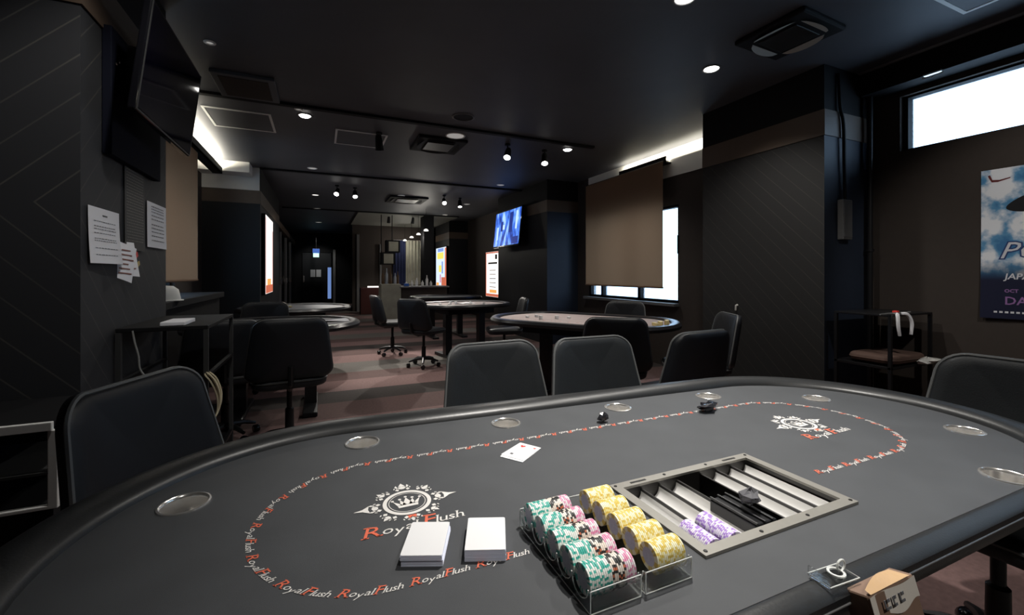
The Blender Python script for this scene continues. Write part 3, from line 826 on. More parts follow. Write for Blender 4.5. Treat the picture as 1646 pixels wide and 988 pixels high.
for k in range(16):
    x = -.72+k*.090; g = textgeo('RoyalFlush', .030, .4, RFCOL, .0004)
    add_text(mb, g, lambda px, py, x=x: (x+px*.6, -.26+py, .7706))
o = mb.build('table_lettering', ['printwhite', 'printred'], te)
random.seed(31)
# stacks and loose things on far tables
def chipstack(x, y, z, n, m, label, grp, r=.02):
    o = MB().lathe([(0, 0)]+[q for k in range(n) for q in ((r, k*.0033), (r, k*.0033+.003), (r*.97, k*.0033+.0032))]+[(0, n*.0033)], 14).build('chip_stack', m, smooth=False)
    o.location = (x, y, z); return tag(o, label, 'chips', grp)
K['chipyellow'] = mat('far_chip_yellow', (.75, .62, .30), .5); K['chipwhite'] = mat('far_chip_white', (.75, .75, .75), .5); K['chipred'] = mat('far_chip_red', (.5, .05, .05), .5)
for i, (dx, dy) in enumerate(((0, 0), (.05, .01), (.10, -.01), (.02, .055), (.08, .05), (.14, .03))):
    chipstack(2.64+dx, 2.90+dy, .7715, 8+i % 3*3, 'chipyellow', 'stack of yellow chips on the window table near the right column', 'yellow chip stacks on the window table')
for i, (x, y) in enumerate(((1.95, 4.02), (2.07, 4.05), (2.17, 3.80), (2.0, 3.82), (2.30, 3.78), (2.37, 3.45), (2.45, 3.35), (2.40, 3.15))):
    chipstack(x, y, .7715, 5+i % 4*2, 'chipwhite', 'small stack of white chips on the wine-coloured window table', 'white chip stacks on the window table')
for i in range(9):
    chipstack(1.52+i*.085+random.uniform(-.02, .02), 5.95+random.uniform(0, .4), .7715, 4+i % 5*2, 'chipwhite', 'small stack of pale chips on the middle card table', 'pale chip stacks on the middle table')
for i in range(4): chipstack(-.52+i*.05, 6.5+.03*(i % 2), .7715, 6+3*(i % 3), 'chipyellow', 'stack of yellow chips on the farther left card table', 'yellow chip stacks on the farther left table')
for i in range(3): chipstack(-.56+i*.045, 4.22, .7715, 8, 'chipyellow' if i % 2 else 'chipwhite', 'yellow stack of chips between the two black chairs' if i % 2 else 'white stack of chips between the two black chairs', 'chip stacks between the two black chairs')
crumple((-.62, 6.55, .7715), .12, .08, .08, 'crumpled white cloth on the farther left card table', 14, 'white', 'crumpled_cloth')
for (cx, cy, rz, lb) in ((.10, 4.50, 5, 'pale leaflet lying at the right end of the near left card table'), (2.0, 6.3, 30, 'added white sheet in place of the glare on the middle card table'), (2.35, 3.28, -40, 'added white sheet in place of blue glare on the window table')):
    o = MB().grid(lambda u, v: (-.15+.3*u, -.10+.2*v, .004+.006*math.sin(u*5+v*3)), 8, 6).build('paper_sheet', 'paper'); o.location = (cx, cy, .773); o.rotation_euler = (0, 0, math.radians(rz)); tag(o, lb, 'paper')  # white sheets put in as stand-ins for the tabletop glare

# ================================================================== LEFT WALL THINGS
# large television (off)
t = thing('television', 'black switched-off television hanging tilted on the left column', 'television', (-.68, 2.71, 2.155), rot=(0, math.radians(7), 0))
MB().box((-.03, -.41, -.245), (0, .41, .245), .006).build('case', 'blackgloss', t)
MB().box((0, -.395, -.23), (.002, .395, .228)).build('screen', 'screen', t)
MB().box((-.16, -.12, -.12), (-.03, .12, .12)).build('wall_bracket', 'blackmetal', t)
mb = MB()
for y in (-.40, .40): mb.box((-.001, y-.004, -.24), (.003, y+.004, .24))
mb.box((-.001, -.40, -.242), (.003, .40, -.236)).build('bezel', 'pipingdark', t)
K['mount'] = mat('navy_black_board', (.004, .005, .012), .8, spec=.15)
t = thing('mounting_board', 'dark navy board on the column behind the hanging television', 'board', (-.879, 2.79, 2.05))
MB().box((0, -.32, -.30), (.035, .32, .27), .004).build('board', 'mount', t)
for y in (-.27, -.24): MB().lathe([(.006, 0), (.005, .004), (0, .005)], 10, M=Matrix.Translation((.035, y, .12 if y < -.25 else .14)) @ Matrix.Rotation(PI/2, 4, 'Y')).build('screw', 'steel', t, True)
# papers on the column side, x=-.88
def sheet(name, y0, y1, z0, z1, m, label, cat, curl=0, tiltz=0, x=-.876, marks=None):
    t = thing(name, label, cat, (x, (y0+y1)/2, z0)); h = (y1-y0)/2; H = z1-z0
    def S(u, v): return (.002+curl*((1-v)**2)*(.4+.6*math.sin(u*2.5)), -h+2*h*u+tiltz*(1-v), H*v)
    MB().grid(S, 12, 10).build('sheet', m, t, True)
    if marks:
        mb = MB()
        for (u0, u1, v0, v1) in marks:
            vs = []
            for k in range(7): 
                u = u0+(u1-u0)*k/6; a = S(u, v0); b = S(u, v1); vs.append((mb.bm.verts.new((a[0]+.0012, a[1], a[2])), mb.bm.verts.new((b[0]+.0012, b[1], b[2]))))
            for p, q in zip(vs, vs[1:]): mb.face([p[0], q[0], q[1], p[1]])
        return t, mb
    return t, None
sheets = []
def lines(vs, u0=.12, u1=.88, wd=.012):
    out = []
    for v in vs:
        u = u0
        while u < u1-.03:
            w_ = random.uniform(.03, .09); out.append((u, min(u+w_, u1), v, v+wd)); u += w_+.02
    return out
t, mb = sheet('notice_sheet', 2.335, 2.635, 1.265, 1.505, 'paper', 'curled white notice with rows of print, leftmost paper on the left column', 'paper', .02, 0, marks=[(.42, .58, .86, .885)]+lines((.75, .66, .61, .54, .44, .40, .27, .15), .15, .85))
mb.build('print', 'ink', t)
t, mb = sheet('notice_sheet', 3.00, 3.32, 1.37, 1.625, 'paper', 'white notice with dark drawing, rightmost paper on the left column', 'paper', .004, 0, marks=lines((.9, .84, .78, .70, .62, .5, .42, .34, .25, .15), .2, .85, .02))
mb.build('print', 'ink', t)
t, mb = sheet('black_menu', 2.70, 2.96, 1.34, 1.76, 'paperdark', 'tall black price list with fine pale print between the white notices', 'menu', .004, 0, marks=lines([.95-.035*k for k in range(25)], .08, .92, .008))
mb.build('print', mat('faint_print', (.20, .19, .17), .6), t)
MB().box((0, -.13, .415), (.006, .13, .423)).build('holder_strip', 'greymetal', t)
# small folded cards hanging
for i, (y, z, rz, lb) in enumerate(((2.66, 1.20, 35, 'folded leaflet hanging open below the black price list, left one'), (2.73, 1.22, 60, 'folded leaflet hanging open below the black price list, right one'))):
    t = thing('leaflet', lb, 'leaflet', (-.868, y, z), rot=(math.radians(8 if i else -8), 0, math.radians(rz)*-1))
    MB().grid(lambda u, v: (.004+.004*math.sin(u*3), -.04+.08*u, .17*v-.02*u), 4, 4).build('page', 'paper', t, True)
    mb = MB()
    for k in range(6): mb.box((.009, -.03, .02+k*.022), (.0095, .03-.01*(k % 3), .026+k*.022))
    mb.build('print', mat('leaflet_print_%d' % i, (.25, .12, .10), .7), t)
t = thing('gold_tag', 'small gold and red tag beside the folded leaflets', 'tag', (-.87, 2.83, 1.245), rot=(.5, 0, 0))
MB().box((0, -.05, 0), (.004, .05, .022), .001).build('strip', mat('gold_card', (.5, .38, .14), .5), t); MB().box((0, .02, .05), (.004, .05, .075), .001).build('tab', 'red', t)
# metal console along the left column
t = thing('metal_console', 'black metal frame console table against the left column', 'table', (-.68, 2.92, 0))
mb = MB().box((-.19, -.34, .945), (.17, .34, .965), .003); mb.build('top', 'black', t)
for sx in (-.18, .16):
    for y in (-.33, .33): MB().box((sx-.010, y-.010, 0), (sx+.010, y+.010, .945)).build('leg', 'pipingdark', t)
for z in (.22, .70): MB().box((.150, -.33, z), (.170, .33, z+.016)).box((-.19, -.33, z), (-.17, .33, z+.016)).build('crossbar', 'blackmetal', t)
MB().box((-.19, -.33, .20), (.17, .33, .216)).build('lower_shelf', 'black', t)
o = MB().box((-.05, -.10, 0), (.05, .10, .02), .004).build('white_tray', 'paper'); o.location = (-.66, 2.70, .966); tag(o, 'shallow white tray on the black console by the column', 'tray')
t = thing('paper_hat', 'white paper cap on the ledge under the left blind', 'cap', (-1.16, 4.40, 1.0))
MB().lathe([(.10, 0), (.10, .02), (.085, .09), (.05, .12), (0, .125)], 20).build('crown', 'white', t, True); MB().lathe([(.12, 0), (.12, .006), (.09, .01)], 20).build('brim', 'white', t, True)
t = thing('window_ledge', 'dark ledge running under the left alcove blind', 'ledge', (-1.25, 5.0, .97))
MB().box((-.34, -1.4, -.03), (.17, 1.3, .03), .005).build('board', 'black', t); MB().box((-.30, -1.4, -.94), (.12, 1.3, -.03)).build('cabinet', 'black', t)
def cable(name, pts, r, m, label, cat='cable', strands=1, spread=.01, group=None):
    mb = MB()
    P = [Vector(p) for p in pts]
    for s in range(strands):
        of = Vector((random.uniform(-spread, spread), random.uniform(-spread, spread), random.uniform(-spread, spread)*.5)) if strands > 1 else Vector((0, 0, 0))
        Q = []
        for i in range(len(P)-1):
            p0 = P[max(i-1, 0)]; p1 = P[i]; p2 = P[i+1]; p3 = P[min(i+2, len(P)-1)]
            for k in range(6):
                t_ = k/6; Q.append(.5*((2*p1)+(-p0+p2)*t_+(2*p0-5*p1+4*p2-p3)*t_*t_+(-p0+3*p1-3*p2+p3)*t_**3)+of*math.sin(PI*min(1, (i+t_)/(len(P)-1)+.15)))
        Q.append(P[-1]); mb.tube(Q, r, 6)
    o = mb.build(name, m, smooth=True); tag(o, label, cat, group); return o
cable('grey_cord', [(-.80, 2.56, .955), (-.79, 2.555, .90), (-.775, 2.55, .84), (-.77, 2.55, .78), (-.75, 2.55, .74)], .004, 'cordgrey', 'thin grey cord hanging from the black console top')
cable('beige_cord_bundle', [(-.52, 2.61, .724), (-.50, 2.56, .722), (-.475, 2.55, .69), (-.455, 2.55, .62), (-.46, 2.54, .55), (-.48, 2.50, .50)], .004, 'cord', 'bundle of beige braided cords hanging beside the left chair', 'cord', 8, .016)
# low shelf unit at far left
t = thing('shelf_unit', 'low dark shelf unit with pale metal edges at the far left', 'shelf', (-.93, 1.975, 0))
K['palemetal'] = mat('pale_aluminium', (.80, .80, .78), .5)
MB().box((-.62, -.16, .745), (.17, .2, .76)).build('top', 'black', t)
mb = MB(); mb.box((-.62, -.175, .735), (.17, -.16, .762), .002); mb.build('top_edge', 'palemetal', t)
MB().box((.158, -.17, .50), (.182, -.15, .735), .002).build('post', 'palemetal', t)
MB().box((-.62, -.17, .492), (.182, -.15, .503), .002).build('bottom_edge', 'palemetal', t)
MB().box((-.62, -.17, .60), (.16, .2, .608)).build('shelf_board', 'pipingdark', t)
MB().box((-.62, -.14, 0), (.16, .2, .50)).build('cabinet', 'black', t); MB().box((-.62, .17, .50), (.17, .2, .745)).build('back_panel', 'black', t)
# lightbox on the left far column
def lightbox(name, label, x, y0, y1, z0, z1, sgn, rows):
    t = thing(name, label, 'lightbox', (x, (y0+y1)/2, z0)); h = (y1-y0)/2
    MB().box((0, -h, 0), (sgn*.05, h, z1-z0), .006).build('case', 'black', t)
    MB().box((sgn*.05, -h+.02, .02), (sgn*.053, h-.02, z1-z0-.02)).build('face', rows[0], t)
    for m, ya, yb, za, zb in rows[1:]:
        MB().box((sgn*.053, -h+2*h*ya, (z1-z0)*za), (sgn*.0545, -h+2*h*yb, (z1-z0)*zb)).build('picture_block', m, t)
    return t
lightbox('lightbox_poster', 'tall glowing white poster lightbox with red edge on the far left column', -.845, 7.85, 9.0, .88, 2.18, 1, ['lb_white', ('lb_red', 0.02, .06, .02, .96), ('lb_red', .02, .95, .02, .12), ('lb_red', .93, .97, .02, .85), ('lb_orange', .2, .7, .12, .2)])
lightbox('lightbox_poster', 'narrow glowing white poster with red border beyond the lit television', 4.19, 10.15, 11.15, .60, 1.82, -1, ['lb_white', ('lb_red', .02, .98, .02, .08), ('lb_red', .02, .98, .95, .98), ('lb_red', .93, .98, .05, .98), ('lb_red', .02, .06, .05, .98), ('lb_orange', .2, .7, .10, .17)]+[('ink', .25, .7, .22+.09*k, .235+.09*k) for k in range(5)]+[('ink', .15, .8, .72, .76), ('ink', .15, .3, .82, .92)])
lightbox('lightbox_poster', 'colourful glowing poster with yellow top hanging near the bar', 3.59, 13.0, 14.3, .62, 2.08, -1, ['lb_pale', ('lb_red', .0, .12, .05, .97), ('lb_blue', .25, .8, .90, .97), ('lb_yellow', .25, .85, .74, .88), ('lb_yellow', .45, .7, .45, .60), ('lb_blue', .3, .42, .42, .68), ('lb_pink', .25, .9, .04, .16), ('lb_red', .12, .45, .04, .34), ('lb_orange', .7, .95, .04, .22), ('lb_pink', .5, .6, .22, .40)])

# ================================================================== RIGHT WALL THINGS
# lit television
t = thing('television', 'lit television with blue picture mounted on the far right column', 'television', (3.42, 8.0, 2.14), rot=(0, math.radians(6), 0))
MB().box((0, -.66, -.38), (.05, .66, .38), .006).build('case', 'blackgloss', t)
K['tvpic'] = em('tv_picture', (.1, .3, .9), 1.1); nt = K['tvpic'].node_tree
tc = nt.nodes.new('ShaderNodeTexCoord'); mp = nt.nodes.new('ShaderNodeMapping'); mp.inputs['Scale'].default_value = (1, 3.2, 1.4); nt.links.new(tc.outputs['Object'], mp.inputs[0])
n1 = nt.nodes.new('ShaderNodeTexNoise'); n1.inputs['Scale'].default_value = 2.2; n1.inputs['Detail'].default_value = 3; nt.links.new(mp.outputs[0], n1.inputs['Vector'])
cr = nt.nodes.new('ShaderNodeValToRGB'); e = cr.color_ramp.elements; e[0].position = .36; e[0].color = (.01, .03, .25, 1); e[1].position = .66; e[1].color = (.5, .75, 1, 1); e2 = e.new(.47); e2.color = (.05, .18, .85, 1); e3 = e.new(.56); e3.color = (.16, .38, 1, 1)
nt.links.new(n1.outputs['Fac'], cr.inputs[0]); nt.links.new(cr.outputs[0], nt.nodes['Principled BSDF'].inputs['Emission Color'])
MB().box((-.003, -.63, -.35), (0, .63, .35)).build('screen', 'tvpic', t)
mb = MB()
for ya, yb, za, zb in ((.1, .3, -.02, .08), (-.50, -.42, -.05, .30), (.42, .5, -.22, .05)): mb.box((-.0045, ya, za), (-.003, yb, zb))
mb.build('picture', 'tvlit2', t); MB().box((-.0055, -.28, -.1), (-.003, -.12, .3)).box((-.0055, .2, -.05), (-.003, .3, .15)).box((-.0055, -.6, -.34), (-.003, -.3, -.2)).build('picture_shadow', mat('tv_lit_navy', (0, 0, 0), .5, emit=(.01, .03, .25), estr=1), t)
MB().box((.05, -.1, -.1), (.15, .1, .1)).build('wall_bracket', 'blackmetal', t)
# control box with cable on the near right column's front
t = thing('wall_box', 'grey rectangular box on the right column below a dangling black cable', 'box', (3.80, 2.098, 1.49))
MB().box((-.06, -.045, 0), (.06, 0, .315), .006).build('body', 'greyplastic', t); MB().box((-.052, -.048, .02), (.052, -.045, .295), .001).build('front_cover', 'greyplastic', t)
cable('black_cable', [(3.74, 2.085, 2.80), (3.745, 2.08, 2.55), (3.78, 2.075, 2.40), (3.79, 2.075, 2.1), (3.80, 2.075, 1.81)], .012, 'black', 'black cable running down the right column to the grey box')
t = thing('conduit_pipe', 'vertical dark pipe in the corner beside the high window', 'pipe', (4.09, 2.05, 0))
MB().tube([(0, 0, .0), (0, 0, 2.84)], .02, 10).build('pipe', 'greymetal' if False else 'blackmetal', t, True)
for z in (.6, 1.4, 2.05): MB().lathe([(.028, 0), (.028, .02)], 12, (0, 0, z)).build('clamp', 'blackmetal', t, True)
t = thing('ceiling_bracket', 'small chrome bracket above the bright high window', 'bracket', (4.0, 1.62, 2.66))
MB().box((-.01, -.05, -.012), (.02, .05, 0), .002).build('plate', 'steel', t); MB().tube([(0, -.06, -.02), (0, 0, -.03), (0, .06, -.02)], .006, 8).build('hook', 'steel', t, True)
# poster
P0, P1 = .70, 1.436
t = thing('wall_poster', 'blue and white cloud poster with white slanted POKER lettering on right wall', 'poster', (4.197, P1, .92))
PH = 1.01; PW = P1-P0
def W(u, v, d=0): # u across (to the right seen from room), v up
    return (-.004-d-.02*((1-v)**3)*(1-u)**2, -PW*u, PH*v)
K['poster'] = mat('poster_clouds', (.1, .3, .6), .5); nt = K['poster'].node_tree
tc = nt.nodes.new('ShaderNodeTexCoord'); n1 = nt.nodes.new('ShaderNodeTexNoise'); n1.inputs['Scale'].default_value = 5.5; n1.inputs['Detail'].default_value = 6; nt.links.new(tc.outputs['Object'], n1.inputs['Vector'])
cr = nt.nodes.new('ShaderNodeValToRGB'); e = cr.color_ramp.elements; e[0].position = .40; e[0].color = (.045, .17, .36, 1); e[1].position = .56; e[1].color = (.78, .80, .84, 1); e2 = e.new(.47); e2.color = (.10, .28, .48, 1)
nt.links.new(n1.outputs['Fac'], cr.inputs[0])
sx_ = nt.nodes.new('ShaderNodeSeparateXYZ'); nt.links.new(tc.outputs['Object'], sx_.inputs[0])
r2 = nt.nodes.new('ShaderNodeValToRGB'); q = r2.color_ramp.elements; q[0].position = .26; q[0].color = (0, 0, 0, 1); q[1].position = .40; q[1].color = (1, 1, 1, 1)
nt.links.new(sx_.outputs['Z'], r2.inputs[0])
mxx = nt.nodes.new('ShaderNodeMix'); mxx.data_type = 'RGBA'; mxx.inputs[6].default_value = (.004, .006, .028, 1)
nt.links.new(r2.outputs[0], mxx.inputs[0]); nt.links.new(cr.outputs[0], mxx.inputs[7]); nt.links.new(mxx.outputs[2], nt.nodes['Principled BSDF'].inputs['Base Color'])
MB().grid(lambda u, v: W(u, v), 12, 12).build('printed_sheet', 'poster', t, True)
def ptext(body, size, u0, v0, shear, m, d=.001, bold=0, name='lettering', sx=1):
    g = textgeo(body, size, shear, None, bold); mb = MB()
    add_text(mb, g, lambda x, y: W(u0+x*sx/PW, v0+y/PH, d)); mb.build(name, m, t)
K['pnavy'] = mat('poster_navy', (.02, .05, .16), .5); K['pwhite'] = mat('poster_white', (.62, .62, .66), .5); K['ppink'] = mat('poster_mauve', (.26, .13, .32), .5); K['pblack'] = mat('poster_black', (.01, .01, .012), .5)
ptext('POKER', .155, .115, .400, .35, 'pnavy', .001, .008, 'lettering_outline'); ptext('POKER', .155, .115, .400, .35, 'pwhite', .002, .0, 'lettering')
ptext('JAPAN', .055, .155, .262, .15, 'pwhite', .001, .001); ptext('OCT', .03, .155, .175, 0, 'ppink', .001, .001, 'lettering'); ptext('N', .03, .29, .175, 0, 'pwhite', .001, .001)
ptext('DAY', .075, .155, .095, 0, 'ppink', .001, .001)
mb = MB()
for k in range(22): u = .09+k*.035; flat(mb, [(u, .038), (u+.022, .038), (u+.022, .050), (u, .050)], lambda x, y: W(x, y, .001))
mb.build('small_print', 'pwhite', t)
mb = MB(); flat(mb, [(.19+.15*math.cos(a)*(1.1 if math.cos(a) > 0 else .85)+.10, .755+.055*math.sin(a)*(1+.3*math.cos(a))+.02*math.cos(a)) for a in [2*PI*k/28 for k in range(28)]], lambda x, y: W(x, y, .001)); mb.build('dark_shape', 'pblack', t)
mb = MB(); flat(mb, [(.045, .96), (.06, .965), (.075, .93), (.12, .925), (.19, .935), (.19, .928), (.11, .912), (.07, .915)], lambda x, y: W(x, y, .001)); mb.build('corner_mark', mat('poster_maroon', (.12, .02, .02), .5), t)
mb = MB(); flat(mb, [(.32, .375), (.42, .40), (.45, .385), (.38, .365)], lambda x, y: W(x, y, .0015)); mb.build('dark_shape', 'pblack', t)
# metal cart with cords
t = thing('metal_cart', 'black metal two-tier stand by the right column carrying cords', 'stand', (3.83, 1.84, 0))
for sx in (-.26, .26):
    for sy in (-.17, .17): MB().box((sx-.010, sy-.010, 0), (sx+.010, sy+.010, .93)).build('post', 'blackmetal', t)
MB().box((-.27, -.18, .925), (.27, .18, .94), .003).build('top_shelf', 'blackmetal', t)
MB().box((-.27, -.18, .56), (.27, .18, .58), .003).build('lower_shelf', 'blackmetal', t)
t = thing('seat_cushion', 'flat brown cushion on the lower tier of the metal stand', 'cushion', (3.80, 1.80, .585))
MB().pillow([(a*.46, b*.30) for a, b in rrect(1, 1, .2, 5)], .06, lambda a, b, wv: (a, b, .035+wv)).build('pad', 'cushion', t, True); MB().tube([(a*.46, b*.30, .035) for a, b in rrect(1, 1, .2, 5)], .004, 6, True).build('seam', 'cushion', t, True)
cable('white_cable', [(3.63, 1.66, .945), (3.60, 1.64, .93), (3.585, 1.63, .86), (3.60, 1.63, .80)], .010, 'paper', 'white cable end looped over the stand top, left strand', 'cable', 3, .006)
cable('white_cable', [(3.68, 1.66, .945), (3.72, 1.64, .94), (3.75, 1.63, .88), (3.74, 1.63, .80)], .010, 'paper', 'white cable end looped over the stand top, right strand', 'cable', 3, .006)
o = MB().tube([(3.45, 1.67, .946), (3.58, 1.665, .95), (3.70, 1.66, .948), (3.80, 1.66, .952)], .006, 6).build('stick_tool', 'greymetal', smooth=True); tag(o, 'thin pale rod lying on top of the metal stand', 'rod')
o = MB().box((3.635, 1.66, .948), (3.665, 1.69, .965), .004).build('red_clip', 'red'); tag(o, 'small red clip on top of the metal stand', 'clip')
crumple((3.93, 1.62, .58), .14, .06, .055, 'crumpled white cloth on the lower tier of the metal stand', 8, 'white', 'folded_cloth')
o = MB().tube([(3.572, 2.86, .93), (3.55, 2.86, .925), (3.555, 2.865, .90), (3.56, 2.87, .88)], .009, 6).build('wall_hook', 'white', smooth=True); tag(o, 'small white hook low on the chevron panelled right column', 'hook')
random.seed(77)

# ================================================================== CEILING THINGS
def downlight(x, y, glow, label, power=0, z=CEIL, r=.055, dome=0.0, sz=2.3, col=(1, .96, .9), bl=.7, aim=None):
    t = thing('downlight', label, 'light', (x, y, z))
    MB().lathe([(r+.018, 0), (r+.018, -.004), (r+.004, -.008), (r, -.002)], 24).build('trim_ring', 'greyplastic' if glow != 'lampdim' else 'palemetal', t, True)
    MB().lathe([(r, -.003), (r*.8, -.003-dome*.6), (r*.4, -.003-dome), (0, -.003-dome)], 20).build('lens', glow, t, True)
    if power:
        l = spot('downlight_lamp', (0, 0, -.03-dome), power, None if aim is None else (aim[0]-x, aim[1]-y, aim[2]-z), sz, bl, col, .035, t)
    return t
downlight(.98, 1.02, 'lamp', 'recessed downlight directly above the poker table', 300, dome=.01, sz=1.28, bl=1.0)
downlight(-.15, 1.6, 'lamp', 'recessed downlight above the left end of the table', 50, dome=.01, sz=1.25, aim=(-.95, 2.6, 1.0))
downlight(.75, -.85, 'lamp', 'recessed downlight behind the viewer', 95, dome=.01, sz=1.9)
downlight(2.75, .25, 'lamp', 'added unseen downlight that brightens the wall poster', 75, dome=.01, sz=.95, aim=(4.2, 1.2, 1.35))  # invented lamp above the view, put in to brighten the poster wall
downlight(1.97, 1.93, 'lamp', 'recessed downlight at the top edge of the picture', 62, dome=.01, sz=2.4)
downlight(2.84, 2.51, 'lamp', 'bright recessed downlight in front of the right column', 50, dome=.012, sz=2.1)
downlight(-.146, 4.94, 'lamp', 'bright recessed downlight between the two square ceiling frames', 35, dome=.02)
downlight(2.96, 4.90, 'lamp', 'bright recessed downlight near the top of the roller blind', 35, dome=.02)
downlight(-.114, 7.36, 'lampdim', 'unlit pale downlight just before the second ceiling seam', 0)
downlight(3.02, 7.35, 'lampdim', 'unlit pale downlight above the lit television', 0)
downlight(1.457, 4.95, 'lampdim', 'round pale ceiling disc in the middle of the room', 0, r=.10)
downlight(-.713, 3.654, 'lampdim', 'tiny pale ceiling disc nearest the left column', 0, r=.02)
downlight(-.20, 4.78, 'lampdim', 'tiny pale ceiling disc beside the left bright downlight', 0, r=.02)
downlight(1.36, 4.33, 'black', 'round dark ceiling disc before the first seam', 0, r=.10)
for (x, y, g, lb, p, r_) in ((-.094, 9.82, 'lampsoft', 'left-hand far downlight in the column toward the door, nearest', 40, .06), (-.085, 11.87, 'lampdim', 'left-hand far downlight in the column toward the door, second', 0, .07), (-.054, 14.99, 'lampdim', 'left-hand far downlight in the column toward the door, third', 0, .08), (1.54, 9.18, 'lampdim', 'pale downlight above the far middle of the room', 0, .06), (3.13, 9.7, 'lampdim', 'pale downlight right of the far track spotlights', 0, .06), (3.15, 11.7, 'lampdim', 'pale downlight beyond the lit television', 0, .06)):
    downlight(x, y, g, lb, p, r=r_)
def tracklight(x, y, tx_, ty_, tz, label, power, ln=.18, g='lamp', sz=1.2):
    t = thing('track_spotlight', label, 'light', (x, y, CEIL))
    MB().lathe([(.035, 0), (.035, -.02), (0, -.02)], 16).build('ceiling_mount', 'black', t, True)
    MB().tube([(0, 0, -.02), (0, 0, -.10)], .008, 8).build('stem', 'black', t, True)
    d = (Vector((tx_, ty_, tz))-Vector((x, y, CEIL-.14))).normalized(); q = d.to_track_quat('Z', 'Y').to_matrix().to_4x4()
    M_ = Matrix.Translation((0, 0, -.13)) @ q
    MB().lathe([(0, -.10), (.03, -.10), (.038, -.06), (.045, .05), (.048, .07), (.042, .068)], 20, M=M_).build('lamp_head', 'black', t, True)
    MB().lathe([(0, .066), (.025, .068), (.042, .062)], 20, M=M_).build('lens', g, t, True)
    if power:
        p = Vector((0, 0, -.13))+d*.10
        l = spot('spot_lamp', p, power, p+d, sz, .5, (1, .94, .86), .03, t)
    return t
tracklight(.62, 5.2, .9, 6.0, .7, 'black track spotlight hanging over the second ceiling frame', 90)
tracklight(2.15, 5.0, 1.2, 3.6, .5, 'black spotlight left of a pair near the blind, lamp facing the viewer', 50)
tracklight(2.70, 5.05, 2.2, 4.0, .8, 'black spotlight right of a pair near the blind', 60)
tracklight(.60, 8.7, .55, 6.35, 0, 'far spotlight left of the second track', 330, sz=.62)
tracklight(2.35, 8.8, 1.95, 6.3, .77, 'far spotlight right of the second track', 300, sz=.8)
tracklight(.28, 8.6, -.3, 6.4, .7, 'far spotlight turned toward the left tables', 60)
tracklight(2.75, 9.0, 2.6, 8.2, .7, 'far spotlight nearest the far right column', 40)
tracklight(1.75, 12.5, 1.8, 13.5, .9, 'distant spotlight in front of the bar, left one', 40)
tracklight(2.4, 12.4, 2.4, 13.5, .9, 'distant spotlight in front of the bar, right one', 40)
def ceilframe(x0, x1, y0, y1, label, m='palemetal'):
    t = thing('ceiling_hatch', label, 'hatch', ((x0+x1)/2, (y0+y1)/2, CEIL)); a = (x1-x0)/2; b = (y1-y0)/2; f = .022
    MB().box((-a, -b, -.008), (a, -b+f, 0)).box((-a, b-f, -.008), (a, b, 0)).box((-a, -b+f, -.008), (-a+f, b-f, 0)).box((a-f, -b+f, -.008), (a, b-f, 0)).build('frame', m, t)
    MB().box((-a+f, -b+f, -.005), (a-f, b-f, 0)).build('panel', 'ceiling', t)
ceilframe(-1.06, -.465, 5.05, 5.67, 'square ceiling hatch with pale frame beside the left cove light')
ceilframe(.157, .728, 5.255, 5.83, 'square ceiling hatch with pale frame behind a black spotlight')
ceilframe(3.08, 3.68, .76, 1.34, 'pale framed ceiling hatch above the high bright window', 'palemetal')
# cassette units
def cassette(cx, cy, s, label, rz=0, m='black', lip='palemetal'):
    t = thing('air_conditioner', label, 'air conditioner', (cx, cy, CEIL), rz)
    MB().box((-s, -s, -.035), (s, s, 0), .012).build('housing', m, t)
    MB().box((-s*.55, -s*.55, -.045), (s*.55, s*.55, -.035), .004).build('grille', 'traydark', t)
    for k in range(4):
        a = k*PI/2; R_ = Matrix.Rotation(a, 4, 'Z'); mb = MB()
        def fn(u, v): return R_ @ Vector((-s*.6+1.2*s*u, s*.68+.05*v*math.sin(PI*u)**.5+.0*u, -.038-.016*v*(math.sin(PI*u)**.5)))
        mb.grid(fn, 12, 2).build('air_flap', lip, t, True)
K['flapgrey'] = mat('flap_grey', (.42, .42, .38), .6)
cassette(2.90, 1.93, .235, 'black four-way ceiling air conditioner with pale flaps at upper right', math.radians(3), 'black', 'flapgrey')
cassette(1.35, 5.35, .30, 'dark ceiling air conditioner between the middle spotlights', 0, 'black', 'black')
cassette(1.72, 9.6, .40, 'far dark ceiling air conditioner past the second seam', 0, 'black', 'black')
t = thing('ceiling_panel', 'flat dark raised ceiling panel above the left alcove', 'panel', (-.58, 4.36, CEIL))
MB().box((-.23, -.26, -.03), (.23, .26, 0), .006).build('plate', K['ceiling'], t); MB().box((-.18, -.21, -.034), (.18, .21, -.03), .002).build('inset', 'wallbrown', t)

# ================================================================== FAR END AND BAR
# glazed partition posts on the left
for y, lb in ((12.6, 'nearest pale upright of the far left glass partition'), (14.6, 'middle pale upright of the far left glass partition'), (16.6, 'farthest pale upright of the far left glass partition')):
    t = thing('partition_post', lb, 'post', (-.95, y, 0)); MB().box((-.03, -.03, 0), (.03, .03, 2.3), .004).build('upright', 'greymetal', t)
    MB().box((-.035, -.035, .95), (.045, .035, 1.1), .004).build('handle', 'steel', t)
struct('wall_glass_partition', MB().box((-.956, 11.0, 0), (-.950, 19, 2.35)), 'glass')
struct('trim_10', MB().box((-1.0, 11.0, 2.35), (-.9, 19, 2.5)), 'brown')
d1 = struct('door_1', MB().box((-.8, 19.15, 0), (.6, 19.2, 2.3)).box((-.65, 19.02, 0), (.26, 19.08, 2.06)).box((.26, 19.02, 0), (.44, 19.08, .22)).box((.26, 19.02, 1.48), (.44, 19.08, 2.06)).box((.40, 19.02, 0), (.45, 19.08, 2.06)), 'panel')  # back plate added behind the door to shut out sky light
MB().box((.27, 19.04, .22), (.40, 19.06, 1.48)).build('door_pane', em('door_daylight', (.25, .42, .9), .55), d1)
